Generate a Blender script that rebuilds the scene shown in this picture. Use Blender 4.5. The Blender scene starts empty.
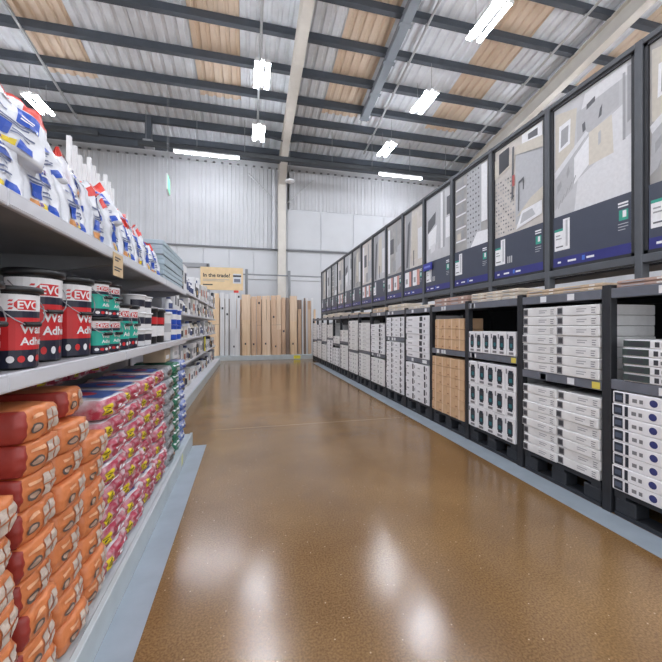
import bpy, bmesh, math, random
from mathutils import Vector, Matrix

sc = bpy.context.scene
C = sc.collection
R = math.radians

# ------------------------------------------------------------------ camera, world, exposure
cam_d = bpy.data.cameras.new('camera')
cam = bpy.data.objects.new('camera', cam_d)
C.objects.link(cam)
cam.location = (0, 0, 1.45)
cam.rotation_euler = (R(90), 0, R(-13.68))
cam_d.sensor_width = 36
cam_d.lens = 345 / 662 * 36
cam_d.shift_y = -5 / 662
cam_d.clip_start = 0.02
sc.camera = cam

world = bpy.data.worlds.new('world')
sc.world = world
world.use_nodes = True
world.node_tree.nodes['Background'].inputs[0].default_value = (0.86, 0.88, 0.92, 1)
world.node_tree.nodes['Background'].inputs[1].default_value = 1.6
TUBE_STRENGTH = 80.0
vs = sc.view_settings
vs.view_transform = 'Standard'
vs.look = 'None'
vs.gamma = 1
vs.use_curve_mapping = False
vs.exposure = 0.0
sc.cycles.max_bounces = 8
sc.cycles.diffuse_bounces = 5
sc.cycles.sample_clamp_indirect = 6

# ------------------------------------------------------------------ helpers
def lin(c):
    c /= 255.0
    return c / 12.92 if c <= 0.04045 else ((c + 0.055) / 1.055) ** 2.4

MC = {}
def mat(name, rgb, rough=0.6, metal=0.0, var=0.0, scale=8.0, bump=0.0, bscale=40.0, rgb2=None, emit=0.0, coat=0.0, stretch=None, spec=0.5):
    if name in MC:
        return MC[name]
    m = bpy.data.materials.new(name)
    m.use_nodes = True
    nt = m.node_tree
    b = nt.nodes['Principled BSDF']
    col = tuple(lin(v) for v in rgb) + (1,)
    b.inputs['Base Color'].default_value = col
    b.inputs['Roughness'].default_value = rough
    b.inputs['Metallic'].default_value = metal
    b.inputs['Specular IOR Level'].default_value = spec
    b.inputs['Coat Weight'].default_value = coat
    if emit:
        b.inputs['Emission Color'].default_value = col
        b.inputs['Emission Strength'].default_value = emit
    if var or rgb2 or bump:
        tc = nt.nodes.new('ShaderNodeTexCoord')
        src = tc.outputs['Object']
        if stretch:
            mp = nt.nodes.new('ShaderNodeMapping')
            mp.inputs['Scale'].default_value = stretch
            nt.links.new(src, mp.inputs['Vector'])
            src = mp.outputs['Vector']
    if var or rgb2:
        n = nt.nodes.new('ShaderNodeTexNoise')
        n.inputs['Scale'].default_value = scale
        n.inputs['Detail'].default_value = 6
        nt.links.new(src, n.inputs['Vector'])
        r = nt.nodes.new('ShaderNodeValToRGB')
        r.color_ramp.elements[0].position = 0.35
        r.color_ramp.elements[1].position = 0.65
        if rgb2:
            c2 = tuple(lin(v) for v in rgb2)
            r.color_ramp.elements[0].color = col
            r.color_ramp.elements[1].color = c2 + (1,)
        else:
            r.color_ramp.elements[0].color = tuple(max(0, v * (1 - var)) for v in col[:3]) + (1,)
            r.color_ramp.elements[1].color = tuple(min(1, v * (1 + var)) for v in col[:3]) + (1,)
        nt.links.new(n.outputs['Fac'], r.inputs['Fac'])
        nt.links.new(r.outputs['Color'], b.inputs['Base Color'])
    if bump:
        n2 = nt.nodes.new('ShaderNodeTexNoise')
        n2.inputs['Scale'].default_value = bscale
        n2.inputs['Detail'].default_value = 3
        nt.links.new(src, n2.inputs['Vector'])
        bp = nt.nodes.new('ShaderNodeBump')
        bp.inputs['Strength'].default_value = bump
        bp.inputs['Distance'].default_value = 0.01
        nt.links.new(n2.outputs['Fac'], bp.inputs['Height'])
        nt.links.new(bp.outputs['Normal'], b.inputs['Normal'])
    MC[name] = m
    return m

def ink(*rgb):
    return mat('ink_%d_%d_%d' % rgb, rgb, 0.45, var=0.04, scale=30)

class MB:
    """collects faces with a material index, builds one mesh object"""
    def __init__(self):
        self.v, self.f, self.m = [], [], []
    def face(self, pts, mi=0):
        n = len(self.v)
        self.v += [tuple(p) for p in pts]
        self.f.append(tuple(range(n, n + len(pts))))
        self.m.append(mi)
        return self
    def box(self, x0, x1, y0, y1, z0, z1, mi=0, M=None):
        p = [Vector((x, y, z)) for z in (z0, z1) for y in (y0, y1) for x in (x0, x1)]
        if M is not None:
            p = [M @ q for q in p]
        n = len(self.v)
        self.v += [tuple(q) for q in p]
        for q in ((0, 2, 3, 1), (4, 5, 7, 6), (0, 1, 5, 4), (2, 6, 7, 3), (0, 4, 6, 2), (1, 3, 7, 5)):
            self.f.append(tuple(n + i for i in q))
            self.m.append(mi)
        return self
    def bbox(self, x0, x1, y0, y1, z0, z1, b=0.004, mi=0):
        """box with chamfered edges (26 faces)"""
        X, Y, Z = (x0, x1), (y0, y1), (z0, z1)
        def P(i, j, k, ax):
            c = [X[i], Y[j], Z[k]]
            s = [b if i == 0 else -b, b if j == 0 else -b, b if k == 0 else -b]
            for a in range(3):
                if a != ax:
                    c[a] += s[a]
            return tuple(c)
        n = len(self.v)
        idx = {}
        for i in (0, 1):
            for j in (0, 1):
                for k in (0, 1):
                    for ax in range(3):
                        idx[(i, j, k, ax)] = len(self.v)
                        self.v.append(P(i, j, k, ax))
        cen = Vector(((x0 + x1) / 2, (y0 + y1) / 2, (z0 + z1) / 2))
        def add(ids):
            pts = [Vector(self.v[q]) for q in ids]
            nr = (pts[1] - pts[0]).cross(pts[2] - pts[0])
            if nr.dot(sum(pts, Vector()) / len(pts) - cen) < 0:
                ids = ids[::-1]
            self.f.append(tuple(ids)); self.m.append(mi)
        for i in (0, 1):
            add([idx[(i, 0, 0, 0)], idx[(i, 1, 0, 0)], idx[(i, 1, 1, 0)], idx[(i, 0, 1, 0)]])
            add([idx[(0, i, 0, 1)], idx[(1, i, 0, 1)], idx[(1, i, 1, 1)], idx[(0, i, 1, 1)]])
            add([idx[(0, 0, i, 2)], idx[(1, 0, i, 2)], idx[(1, 1, i, 2)], idx[(0, 1, i, 2)]])
        for i in (0, 1):
            for j in (0, 1):
                add([idx[(i, j, 0, 0)], idx[(i, j, 0, 1)], idx[(i, j, 1, 1)], idx[(i, j, 1, 0)]])
                add([idx[(i, 0, j, 0)], idx[(i, 0, j, 2)], idx[(i, 1, j, 2)], idx[(i, 1, j, 0)]])
                add([idx[(0, i, j, 1)], idx[(0, i, j, 2)], idx[(1, i, j, 2)], idx[(1, i, j, 1)]])
                for k in (0, 1):
                    add([idx[(i, j, k, 0)], idx[(i, j, k, 1)], idx[(i, j, k, 2)]])
        return self
    def tube(self, a, b, r, n=10, mi=0, caps=True):
        a, b = Vector(a), Vector(b)
        d = (b - a).normalized()
        u = d.orthogonal().normalized()
        w = d.cross(u)
        k = len(self.v)
        for p in (a, b):
            for i in range(n):
                t = 2 * math.pi * i / n
                self.v.append(tuple(p + r * (math.cos(t) * u + math.sin(t) * w)))
        for i in range(n):
            j = (i + 1) % n
            self.f.append((k + i, k + j, k + n + j, k + n + i)); self.m.append(mi)
        if caps:
            self.f.append(tuple(k + i for i in range(n))[::-1]); self.m.append(mi)
            self.f.append(tuple(k + n + i for i in range(n))); self.m.append(mi)
        return self
    def lathe(self, prof, n=24, mi=0, mis=None, cx=0, cy=0):
        k = len(self.v)
        for (r, z) in prof:
            for i in range(n):
                t = 2 * math.pi * i / n
                self.v.append((cx + r * math.cos(t), cy + r * math.sin(t), z))
        for s in range(len(prof) - 1):
            for i in range(n):
                j = (i + 1) % n
                self.f.append((k + s * n + i, k + s * n + j, k + (s + 1) * n + j, k + (s + 1) * n + i))
                self.m.append(mis[s] if mis else mi)
        self.f.append(tuple(k + i for i in range(n))[::-1]); self.m.append(mis[0] if mis else mi)
        e = k + (len(prof) - 1) * n
        self.f.append(tuple(e + i for i in range(n))); self.m.append(mis[-1] if mis else mi)
        return self
    def build(self, name, mats, parent=None, smooth=False, loc=None, rot=None):
        me = bpy.data.meshes.new(name)
        me.from_pydata(self.v, [], self.f)
        if not isinstance(mats, (list, tuple)):
            mats = [mats]
        for m in mats:
            me.materials.append(m)
        for p, mi in zip(me.polygons, self.m):
            p.material_index = mi
            p.use_smooth = smooth
        me.update()
        o = bpy.data.objects.new(name, me)
        C.objects.link(o)
        if parent:
            o.parent = parent
        if loc:
            o.location = loc
        if rot:
            o.rotation_euler = rot
        return o

def tag(o, label=None, cat=None, group=None, kind=None):
    if label: o['label'] = label
    if cat: o['category'] = cat
    if group: o['group'] = group
    if kind: o['kind'] = kind
    return o

def empty(name, loc=(0, 0, 0), rot=(0, 0, 0)):
    o = bpy.data.objects.new(name, None)
    o.empty_display_size = 0.1
    C.objects.link(o)
    o.location = loc
    o.rotation_euler = rot
    return o

def dup(root, loc=None, rot=None, label=None, scale=None, parent=None):
    c = root.copy()
    C.objects.link(c)
    c.parent = parent
    if loc is not None: c.location = loc
    if rot is not None: c.rotation_euler = rot
    if scale is not None: c.scale = scale
    if label: c['label'] = label
    for ch in root.children:
        dup(ch, parent=c)
    return c

class Proto:
    """a prototype whose first placement uses the object itself"""
    ALL = []
    def __init__(self, root):
        self.root, self.used = root, False
        Proto.ALL.append(self)
    def place(self, loc, rot=(0, 0, 0), label=None, scale=None):
        if not self.used:
            self.used = True
            o = self.root
            o.location = loc; o.rotation_euler = rot
            if label: o['label'] = label
            if scale is not None: o.scale = scale
            return o
        return dup(self.root, loc, rot, label, scale)

def struct(o):
    o['kind'] = 'structure'
    return o

TXT = {}
def text_geo(s, size=1.0):
    if s not in TXT:
        cu = bpy.data.curves.new('t', 'FONT')
        cu.body = s
        cu.size = 1.0
        cu.resolution_u = 3
        cu.offset = 0.025
        ob = bpy.data.objects.new('t', cu)
        C.objects.link(ob)
        dg = bpy.context.evaluated_depsgraph_get()
        me = ob.evaluated_get(dg).to_mesh()
        TXT[s] = ([tuple(v.co) for v in me.vertices], [tuple(p.vertices) for p in me.polygons])
        ob.evaluated_get(dg).to_mesh_clear()
        bpy.data.objects.remove(ob)
        bpy.data.curves.remove(cu)
    v, f = TXT[s]
    return [(a * size, b * size) for a, b, _ in v], f

ORD = ['first', 'second', 'third', 'fourth', 'fifth', 'sixth', 'seventh', 'eighth', 'ninth', 'tenth', 'eleventh', 'twelfth',
       'thirteenth', 'fourteenth', 'fifteenth', 'sixteenth', 'seventeenth', 'eighteenth', 'nineteenth', 'twentieth']
def nth(i, n=None, end='bottom'):
    if n and i == n - 1: return 'top'
    return ORD[i]

# ------------------------------------------------------------------ materials
M_steel_w = mat('pale_grey_powder_coat', (206, 208, 214), 0.42, var=0.05, scale=6)
M_steel_d = mat('dark_grey_shelf_steel', (158, 160, 164), 0.5, var=0.08, scale=5)
M_rack = mat('charcoal_rack_paint', (40, 42, 47), 0.5, var=0.1, scale=9)
M_beam = mat('grey_shelf_beam', (104, 108, 118), 0.45, var=0.08, scale=9)
M_frame = mat('poster_frame_grey', (82, 86, 92), 0.4, var=0.06, scale=9)
M_pallet = mat('black_pallet_plastic', (44, 47, 53), 0.55, var=0.15, scale=14, bump=0.2)
M_purlin = mat('dark_purlin_steel', (70, 76, 84), 0.55, var=0.08, scale=3)
M_roof = mat('grey_roof_sheet', (232, 237, 243), 0.6, var=0.07, scale=2.2, bump=0.1, bscale=12)
M_tan = mat('weathered_translucent_sheet', (238, 222, 204), 0.6, rgb2=(224, 202, 178), scale=1.4, stretch=(1, 0.25, 1))
M_rafter = mat('cream_rafter_paint', (206, 202, 194), 0.55, var=0.04, scale=3)
M_clad = mat('wall_cladding_white', (196, 198, 202), 0.55, var=0.03, scale=1.5)
M_wallp = mat('wall_plaster_pale', (202, 205, 209), 0.7, var=0.03, scale=1.0)
M_pipe = mat('galvanised_pipe', (186, 188, 190), 0.4, metal=0.6)
M_dark = mat('dark_trunking', (52, 56, 60), 0.5, var=0.1, scale=4)
M_white = mat('white_plastic', (232, 233, 235), 0.4, var=0.02, scale=8)
M_wire = mat('steel_wire', (150, 152, 155), 0.4, metal=0.8)
M_tube = mat('fluorescent_tube', (243, 246, 255), 0.4, emit=TUBE_STRENGTH)
M_blue_line = mat('pale_blue_floor_paint', (150, 161, 171), 0.4, var=0.07, scale=5)
M_kerb = mat('pale_kerb_paint', (184, 194, 198), 0.45, var=0.06, scale=5)
M_yellow = mat('yellow_marking', (228, 218, 70), 0.5, var=0.1, scale=9)
M_card = mat('brown_carton', (204, 168, 132), 0.75, var=0.08, scale=7, bump=0.1)
M_tape = mat('carton_tape', (216, 188, 156), 0.4)
M_wbox = mat('white_carton', (232, 232, 235), 0.5, var=0.05, scale=6, bump=0.15, bscale=9)
M_wbox2 = mat('pale_shrink_wrapped_carton', (226, 226, 226), 0.35, var=0.08, scale=8, bump=0.35, bscale=11)
M_navy = ink(28, 32, 50)
M_black = mat('black_plastic', (26, 27, 30), 0.38, var=0.1, scale=10)

def floor_material():
    m = bpy.data.materials.new('polished_brown_floor')
    m.use_nodes = True
    nt = m.node_tree
    b = nt.nodes['Principled BSDF']
    tc = nt.nodes.new('ShaderNodeTexCoord')
    def noise(scale, det=5):
        n = nt.nodes.new('ShaderNodeTexNoise')
        n.inputs['Scale'].default_value = scale
        n.inputs['Detail'].default_value = det
        nt.links.new(tc.outputs['Object'], n.inputs['Vector'])
        return n
    n1, n2, n3 = noise(1.1, 8), noise(95, 5), noise(140, 2)
    r1 = nt.nodes.new('ShaderNodeValToRGB')
    r1.color_ramp.elements[0].position, r1.color_ramp.elements[1].position = 0.35, 0.68
    r1.color_ramp.elements[0].color = (lin(128), lin(97), lin(60), 1)
    r1.color_ramp.elements[1].color = (lin(150), lin(118), lin(78), 1)
    nt.links.new(n1.outputs['Fac'], r1.inputs['Fac'])
    r2 = nt.nodes.new('ShaderNodeValToRGB')
    r2.color_ramp.elements[0].position, r2.color_ramp.elements[1].position = 0.38, 0.62
    r2.color_ramp.elements[0].color = (0.6, 0.57, 0.53, 1)
    r2.color_ramp.elements[1].color = (1.12, 1.12, 1.12, 1)
    nt.links.new(n2.outputs['Fac'], r2.inputs['Fac'])
    mx = nt.nodes.new('ShaderNodeMix'); mx.data_type = 'RGBA'; mx.blend_type = 'MULTIPLY'
    mx.inputs[0].default_value = 0.8
    nt.links.new(r1.outputs['Color'], mx.inputs[6]); nt.links.new(r2.outputs['Color'], mx.inputs[7])
    vo = nt.nodes.new('ShaderNodeTexVoronoi'); vo.inputs['Scale'].default_value = 30
    nt.links.new(tc.outputs['Object'], vo.inputs['Vector'])
    r3 = nt.nodes.new('ShaderNodeValToRGB')
    r3.color_ramp.elements[0].position, r3.color_ramp.elements[1].position = 0.09, 0.14
    r3.color_ramp.elements[0].color = (1, 1, 1, 1); r3.color_ramp.elements[1].color = (0, 0, 0, 1)
    nt.links.new(vo.outputs['Distance'], r3.inputs['Fac'])
    mul = nt.nodes.new('ShaderNodeMath'); mul.operation = 'MULTIPLY'
    g = nt.nodes.new('ShaderNodeMath'); g.operation = 'GREATER_THAN'; g.inputs[1].default_value = 0.8
    sep = nt.nodes.new('ShaderNodeSeparateColor')
    nt.links.new(vo.outputs['Color'], sep.inputs[0])
    nt.links.new(sep.outputs[0], g.inputs[0])
    nt.links.new(r3.outputs['Color'], mul.inputs[0]); nt.links.new(g.outputs[0], mul.inputs[1])
    mx2 = nt.nodes.new('ShaderNodeMix'); mx2.data_type = 'RGBA'
    nt.links.new(mul.outputs[0], mx2.inputs[0])
    nt.links.new(mx.outputs[2], mx2.inputs[6])
    mx2.inputs[7].default_value = (lin(196), lin(170), lin(136), 1)
    nt.links.new(mx2.outputs[2], b.inputs['Base Color'])
    b.inputs['Roughness'].default_value = 0.2
    rr = nt.nodes.new('ShaderNodeMapRange')
    rr.inputs[3].default_value, rr.inputs[4].default_value = 0.12, 0.21
    nt.links.new(n1.outputs['Fac'], rr.inputs[0])
    nt.links.new(rr.outputs[0], b.inputs['Roughness'])
    bp = nt.nodes.new('ShaderNodeBump'); bp.inputs['Strength'].default_value = 0.14; bp.inputs['Distance'].default_value = 0.003
    nt.links.new(n2.outputs['Fac'], bp.inputs['Height'])
    nt.links.new(bp.outputs['Normal'], b.inputs['Normal'])
    b.inputs['Specular IOR Level'].default_value = 0.9
    return m

# ------------------------------------------------------------------ the building
X0, X1, Y0, YW = -22.0, 24.0, -9.0, 18.6
ZR0, SL = 13.75, 0.18                      # purlin line height at Y = 0 and roof fall per metre
def roof_z(y): return ZR0 - SL * y
rng = random.Random(7)

fl = MB().box(X0, X1, Y0, YW + 0.3, -0.2, 0).build('floor', floor_material())
struct(fl)
for i, (a, b) in enumerate((((-4, 4.6), (24, 4.15)), )):
    mb = MB()
    mb.box(-0.46, 2.5, 5.05, 5.058, 0.0, 0.0012)
    struct(mb.build('trim_1', mat('floor_joint_filler', (158, 134, 108), 0.4)))
mb = MB().box(2.51, 2.745, -0.5, 13.4, 0.0, 0.002)
struct(mb.build('trim_2', M_blue_line))
mb = MB().box(-0.645, -0.48, -0.6, 4.45, 0.0, 0.002)
struct(mb.build('trim_3', M_blue_line))

# back wall with ribbed cladding sheets above and smooth panels below
wb = struct(MB().box(X0, X1, YW, YW + 0.3, 0, roof_z(YW) + 0.6).build('wall_back', M_wallp))
def clad_sheet(x0, x1, z0, z1, name='cladding_sheet', pitch=0.2):
    mb = MB()
    n = max(2, round((x1 - x0) / pitch))
    w = (x1 - x0) / n
    pts = []
    for i in range(n):
        a = x0 + i * w
        pts += [(a, 0.0), (a + w * .55, 0.0), (a + w * .66, 0.022), (a + w * .89, 0.022)]
    pts.append((x1, 0.0))
    for (a, d), (b, e) in zip(pts, pts[1:]):
        mb.face([(a, YW - 0.02 - d, z0), (b, YW - 0.02 - e, z0), (b, YW - 0.02 - e, z1), (a, YW - 0.02 - d, z1)])
    mb.face([(x0, YW - 0.02, z1), (x1, YW - 0.02, z1), (x1, YW, z1), (x0, YW, z1)])
    mb.face([(x0, YW - 0.02, z0), (x1, YW - 0.02, z0), (x1, YW, z0), (x0, YW, z0)][::-1])
    return mb.build(name, M_clad, wb)
x = -10.9
while x < 1.4:
    clad_sheet(x, x + 1.0, 5.55, 9.75); x += 1.015
x = 2.1
while x < 13:
    clad_sheet(x, x + 1.0, 7.75, 9.75); x += 1.015
for k in range(6):
    xa = 2.1 + k * 1.85
    MB().bbox(xa, xa + 1.82, YW - 0.05, YW, 5.6 + (k % 2) * 0.0, 7.7, 0.01).build('wall_panel', M_wallp, wb)
for k in range(10):
    xa = -10.9 + k * 1.25
    MB().bbox(xa, xa + 1.23, YW - 0.04, YW, 3.9, 5.48, 0.01).build('wall_panel', M_wallp, wb)
for k in range(6):
    xa = 2.1 + k * 1.85
    MB().bbox(xa, xa + 1.82, YW - 0.04, YW, 3.9, 5.48, 0.01).build('wall_panel', M_wallp, wb)
MB().box(-10.9, 14, YW - 0.12, YW - 0.06, 5.47, 5.55).build('sheeting_rail', mat('dark_rail_paint', (112, 114, 118), 0.5), wb)
# fixing clips in a row under the eaves
mb = MB()
for k in range(60):
    mb.box(-10.5 + k * 0.4, -10.38 + k * 0.4, YW - 0.09, YW - 0.02, 9.8, 9.86)
o = mb.build('fixing_clip_row', mat('clip_grey', (122, 124, 128), .5), wb); o['kind'] = 'stuff'
struct(MB().box(X0 - .3, X0, Y0, YW + .3, 0, 16).build('wall_left', M_wallp))
struct(MB().box(X1, X1 + .3, Y0, YW + .3, 0, 16).build('wall_right', M_wallp))
# (rear wall behind the camera left out to let in world light as fill)

# roof: backing deck, ribbed sheets, translucent sheets, purlins, rafters
def slope_box(mb, x0, x1, ya, yb, dz0, dz1, mi=0):
    """box following the roof fall between ya and yb, dz measured from the purlin line"""
    n = len(mb.v)
    for y in (ya, yb):
        for dz in (dz0, dz1):
            for x in (x0, x1):
                mb.v.append((x, y, roof_z(y) + dz))
    for q in ((0, 1, 3, 2), (4, 6, 7, 5), (0, 4, 5, 1), (2, 3, 7, 6), (0, 2, 6, 4), (1, 5, 7, 3)):
        mb.f.append(tuple(n + i for i in q)); mb.m.append(mi)
    return mb
mb = MB(); slope_box(mb, X0, X1, Y0, YW + 0.3, 0.24, 0.34)
ceil = struct(mb.build('ceiling', M_roof))
def roof_sheet(x0, x1, ya, yb, m, name):
    mb = MB()
    n = max(2, round((x1 - x0) / 0.36))
    w = (x1 - x0) / n
    pts = []
    for i in range(n):
        a = x0 + i * w
        pts += [(a, 0.12), (a + w * .5, 0.12), (a + w * .62, 0.18), (a + w * .88, 0.18)]
    pts.append((x1, 0.12))
    for (a, d), (b, e) in zip(pts, pts[1:]):
        mb.face([(a, ya, roof_z(ya) + d), (a, yb, roof_z(yb) + d), (b, yb, roof_z(yb) + e), (b, ya, roof_z(ya) + e)])
    return mb.build(name, m, ceil)
tans = [-11.75, -6.45, -1.07, 4.1, 9.25, 14.45, 19.6]
prev = X0
for xc in tans + [None]:
    a, b = (xc - .83, xc + .83) if xc is not None else (X1, X1)
    n = max(1, round((a - prev) / 1.75))
    for k in range(n):
        w = (a - prev) / n
        roof_sheet(prev + k * w + .008, prev + (k + 1) * w - .008, Y0, YW, M_roof, 'roof_sheet')
    if xc is not None:
        roof_sheet(a + .008, b - .008, Y0, 15.3, M_tan, 'translucent_roof_sheet')
        roof_sheet(a + .008, b - .008, 15.3, YW, M_roof, 'roof_sheet')
    prev = b
PUR = [18.1, 16.85, 15.75, 14.62, 13.31, 11.92, 10.55, 9.2, 7.85, 6.5, 5.15, 3.8, 2.45, 1.1, -0.25, -1.6, -2.95, -4.3, -5.65, -7.0, -8.3]
for y in PUR:
    z = roof_z(y)
    mb = MB()
    mb.box(X0, X1, y - .05, y + .05, z - .19, z + .12)
    mb.box(X0, X1, y - .14, y + .05, z - .205, z - .19)
    mb.box(X0, X1, y - .035, y + .1, z + .105, z + .12)
    mb.build('purlin', M_purlin, ceil)
# portal rafters with columns
def rafter(x, w=0.34, d=0.62, col=True):
    mb = MB()
    slope_box(mb, x - .03, x + .03, Y0, YW - .3, -.205 - d, -.205)
    slope_box(mb, x - w / 2, x + w / 2, Y0, YW - .3, -.205 - d - .04, -.205 - d)
    slope_box(mb, x - w / 2, x + w / 2, Y0, YW - .3, -.245, -.205)
    # haunch at the eaves
    ya, yb = YW - 2.6, YW - .35
    za, zb = roof_z(ya) - .155 - d, roof_z(yb) - .155 - d
    for s in (-1, 1):
        pass
    mb.face([(x - w / 2, ya, za), (x + w / 2, ya, za), (x + w / 2, yb, zb - .9), (x - w / 2, yb, zb - .9)][::-1])
    mb.face([(x - .03, ya, za), (x - .03, yb, zb - .9), (x - .03, yb, zb)])
    mb.face([(x + .03, ya, za), (x + .03, yb, zb), (x + .03, yb, zb - .9)])
    mb.build('rafter', M_rafter, ceil)
    if col:
        mb = MB()
        zt = roof_z(YW - .35) - .2
        mb.box(x - .2, x + .2, YW - .46, YW - .42, 0, zt)
        mb.box(x - .2, x + .2, YW - .1, YW - .06, 0, zt)
        mb.box(x - .025, x + .025, YW - .42, YW - .1, 0, zt)
        mb.build('column', M_rafter, wb)
for x in (-13.4, 1.78, 12.1):
    rafter(x)
# lower eaves beam (dark) and a box strut running up the slope
MB().box(X0, X1, 17.5, 17.72, 9.72, 9.98).build('eaves_beam', M_purlin, ceil)
mb = MB(); slope_box(mb, 4.95, 5.27, Y0, 14.75, -.42, -.17)
for y in PUR[3:]:
    slope_box(mb, 4.88, 5.34, y - .07, y + .07, -.43, -.41)
mb.build('roof_strut', mat('blue_grey_strut_paint', (122, 130, 138), 0.5), ceil)
mb = MB().box(-4.35, -4.1, 16.6, 16.85, 9.6, 10.65)
mb.build('hanger_post', M_purlin, ceil)
mb = MB().bbox(-4.42, -4.02, 16.5, 16.95, 9.35, 9.62, .02)
mb.build('junction_box', M_steel_d, ceil)
for sx in (-1, 1):
    MB().tube((1.78 + sx * 1.7, YW - .3, 9.3), (1.78 + sx * .2, YW - .3, 7.9), .03, 6).build('knee_brace', M_pipe, wb)
    MB().tube((1.78 + sx * .9, 16.8, roof_z(16.8) - .2), (1.78 + sx * .1, 16.2, roof_z(16.2) - .75), .03, 6).build('fly_brace', M_purlin, ceil)
MB().tube((1.36, YW - .35, 5.5), (1.36, YW - .35, 9.6), .09, 10).build('down_pipe', M_clad, wb)

# lighting: twin-tube battens in rows, with hangers and conduits
def make_light(name='twin_tube_light'):
    root = empty(name)
    MB().bbox(-.045, .045, -.64, .64, 0, .05, .008).build('housing', M_white, root)
    for e in (-1, 1):
        MB().bbox(-.24, .24, e * .45 - .03, e * .45 + .03, .024, .05, .005).build('cross_arm', M_white, root)
    for s in (-1, 1):
        MB().bbox(s * .17 - .045, s * .17 + .045, -.63, .63, .001, .022, .004).build('uplight_shield', M_white, root)  # tray added over each tube to limit light thrown up at the roof
        MB().bbox(s * .17 - .064, s * .17 + .064, -.6, .6, -.06, 0, .02).build('fluorescent_tube', M_tube, root)
        for e in (-1, 1):
            MB().box(s * .17 - .068, s * .17 + .068, e * .61 - .012, e * .61 + .012, -.07, 0).build('tube_holder', M_white, root)
    for s in (-1, 1):
        MB().tube((0, s * .5, .05), (0, s * .5, 1.0), .006, 5).build('hanger_wire', M_wire, root)
    tag(root, None, 'light', 'twin-tube ceiling lights')
    return root
LP = Proto(make_light())
ROWS = {-13.2: 'x', -7.25: 'left', .46: 'middle', 6.1: 'right', 12.4: 'x', 18.4: 'x'}
LY = (-6.0, -2.5, .97, 4.36, 7.75, 11.1, 14.45)
for x in ROWS:
    for y in LY:
        lab = 'white twin-tube ceiling light out beyond the aisle, hung from the roof'
        if x == 6.1 and y == 7.75: lab = 'largest twin-tube ceiling light, hanging at the upper right above the posters'
        if x == 6.1 and y == 11.1: lab = 'middle twin-tube light of the right-hand ceiling row'
        if x == 6.1 and y == 14.45: lab = 'farthest and smallest twin-tube light of the right-hand ceiling row'
        if x == .46 and y == 11.1: lab = 'nearer twin-tube light left of the cream rafter, above the aisle'
        if x == .46 and y == 14.45: lab = 'farther twin-tube light left of the cream rafter, above the aisle'
        if x == -7.25 and y == 14.45: lab = 'twin-tube ceiling light at far left above the white bags'
        LP.place((x, y, 9.4), (0, 0, 0), lab)
for x, nm in ((-7.1, 'left'), (.46, 'middle'), (5.9, 'right'), (11.0, 'far right')):
    mb = MB()
    mb.tube((x, Y0, roof_z(Y0) - .3), (x, 17.0, roof_z(17.0) - .3), .045, 8)
    c = mb.build('conduit', M_pipe)
    tag(c, {'left': 'thin grey conduit sloping down the roof above the white bags',
            'middle': 'thin grey conduit above the two central ceiling lights',
            'right': 'thin grey conduit crossing the roof between rafter and right light row',
            'far right': 'thin grey conduit under the roof beside the right-hand cream rafter'}[nm], 'conduit', 'roof conduits')
    for y in PUR[1:12]:
        MB().box(x - .04, x + .04, y - .03, y + .03, roof_z(y) - .345, roof_z(y) - .15).build('conduit_clip', M_pipe, c)
# dark trunking above the two wall-side tubes
tr = MB().box(-4.5, 12.5, 16.12, 16.3, 9.17, 9.34).build('cable_trunking', M_dark)
tag(tr, 'dark horizontal trunking carrying the two long tubes before the back wall', 'trunking')
for k in range(9):
    MB().tube((-4.2 + k * 2.05, 16.21, 9.34), (-4.2 + k * 2.05, 16.21, roof_z(16.21) - .0), .012, 6).build('drop_rod', M_wire, tr)
for x, ln, lab in ((-1.72, 2.7, 'long single tube light on dark trunking, left of the column'), (7.6, 2.3, 'long single tube light on dark trunking, above the poster row')):
    r = empty('single_tube_light', (x, 16.21, 9.05))
    MB().bbox(-ln / 2 - .05, ln / 2 + .05, -.05, .05, .04, .12, .008).build('housing', M_white, r)
    MB().tube((-ln / 2, 0, 0), (ln / 2, 0, 0), .04, 10).build('fluorescent_tube', M_tube, r)
    tag(r, lab, 'light', 'wall-side tube lights')
# second dark cable run at upper left
tr = MB().box(-12, -6.0, 16.12, 16.3, 9.35, 9.52).build('cable_trunking', M_dark)
tag(tr, 'short dark trunking at far left below the eaves beam', 'trunking')
# small dome fixture near the column
d = empty('ceiling_speaker', (2.05, 17.0, 8.55))
MB().lathe([(.05, .12), (.2, .1), (.24, .03), (.22, 0), (.1, -.03)][::-1], 18).build('dome', M_white, d, True)
MB().tube((0, 0, .1), (0, 0, roof_z(17.0) - 8.55 - .1), .012, 6).build('drop_rod', M_wire, d)
tag(d, 'small round white fixture hanging beside the back column', 'fixture')
# exit sign seen nearly edge-on
e = empty('exit_sign', (-3.08, 15.0, 6.8), (0, 0, R(96)))
MB().bbox(-.42, .42, -.03, .03, 0, .62, .01).build('housing', M_white, e)
mb = MB()
for s in (-1, 1):
    mb.box(-.4, .4, s * .031 - .002, s * .031 + .002, .03, .59)
mb.build('lit_panel', mat('exit_green', (120, 226, 176), .4, emit=.9), e)
for s in (-1, 1):
    MB().tube((s * .3, 0, .62), (s * .3, 0, roof_z(15.0) - 6.8 - .1), .008, 5).build('hanger_wire', M_wire, e)
tag(e, 'green lit exit sign hanging edge-on before the ribbed wall', 'sign')

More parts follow.
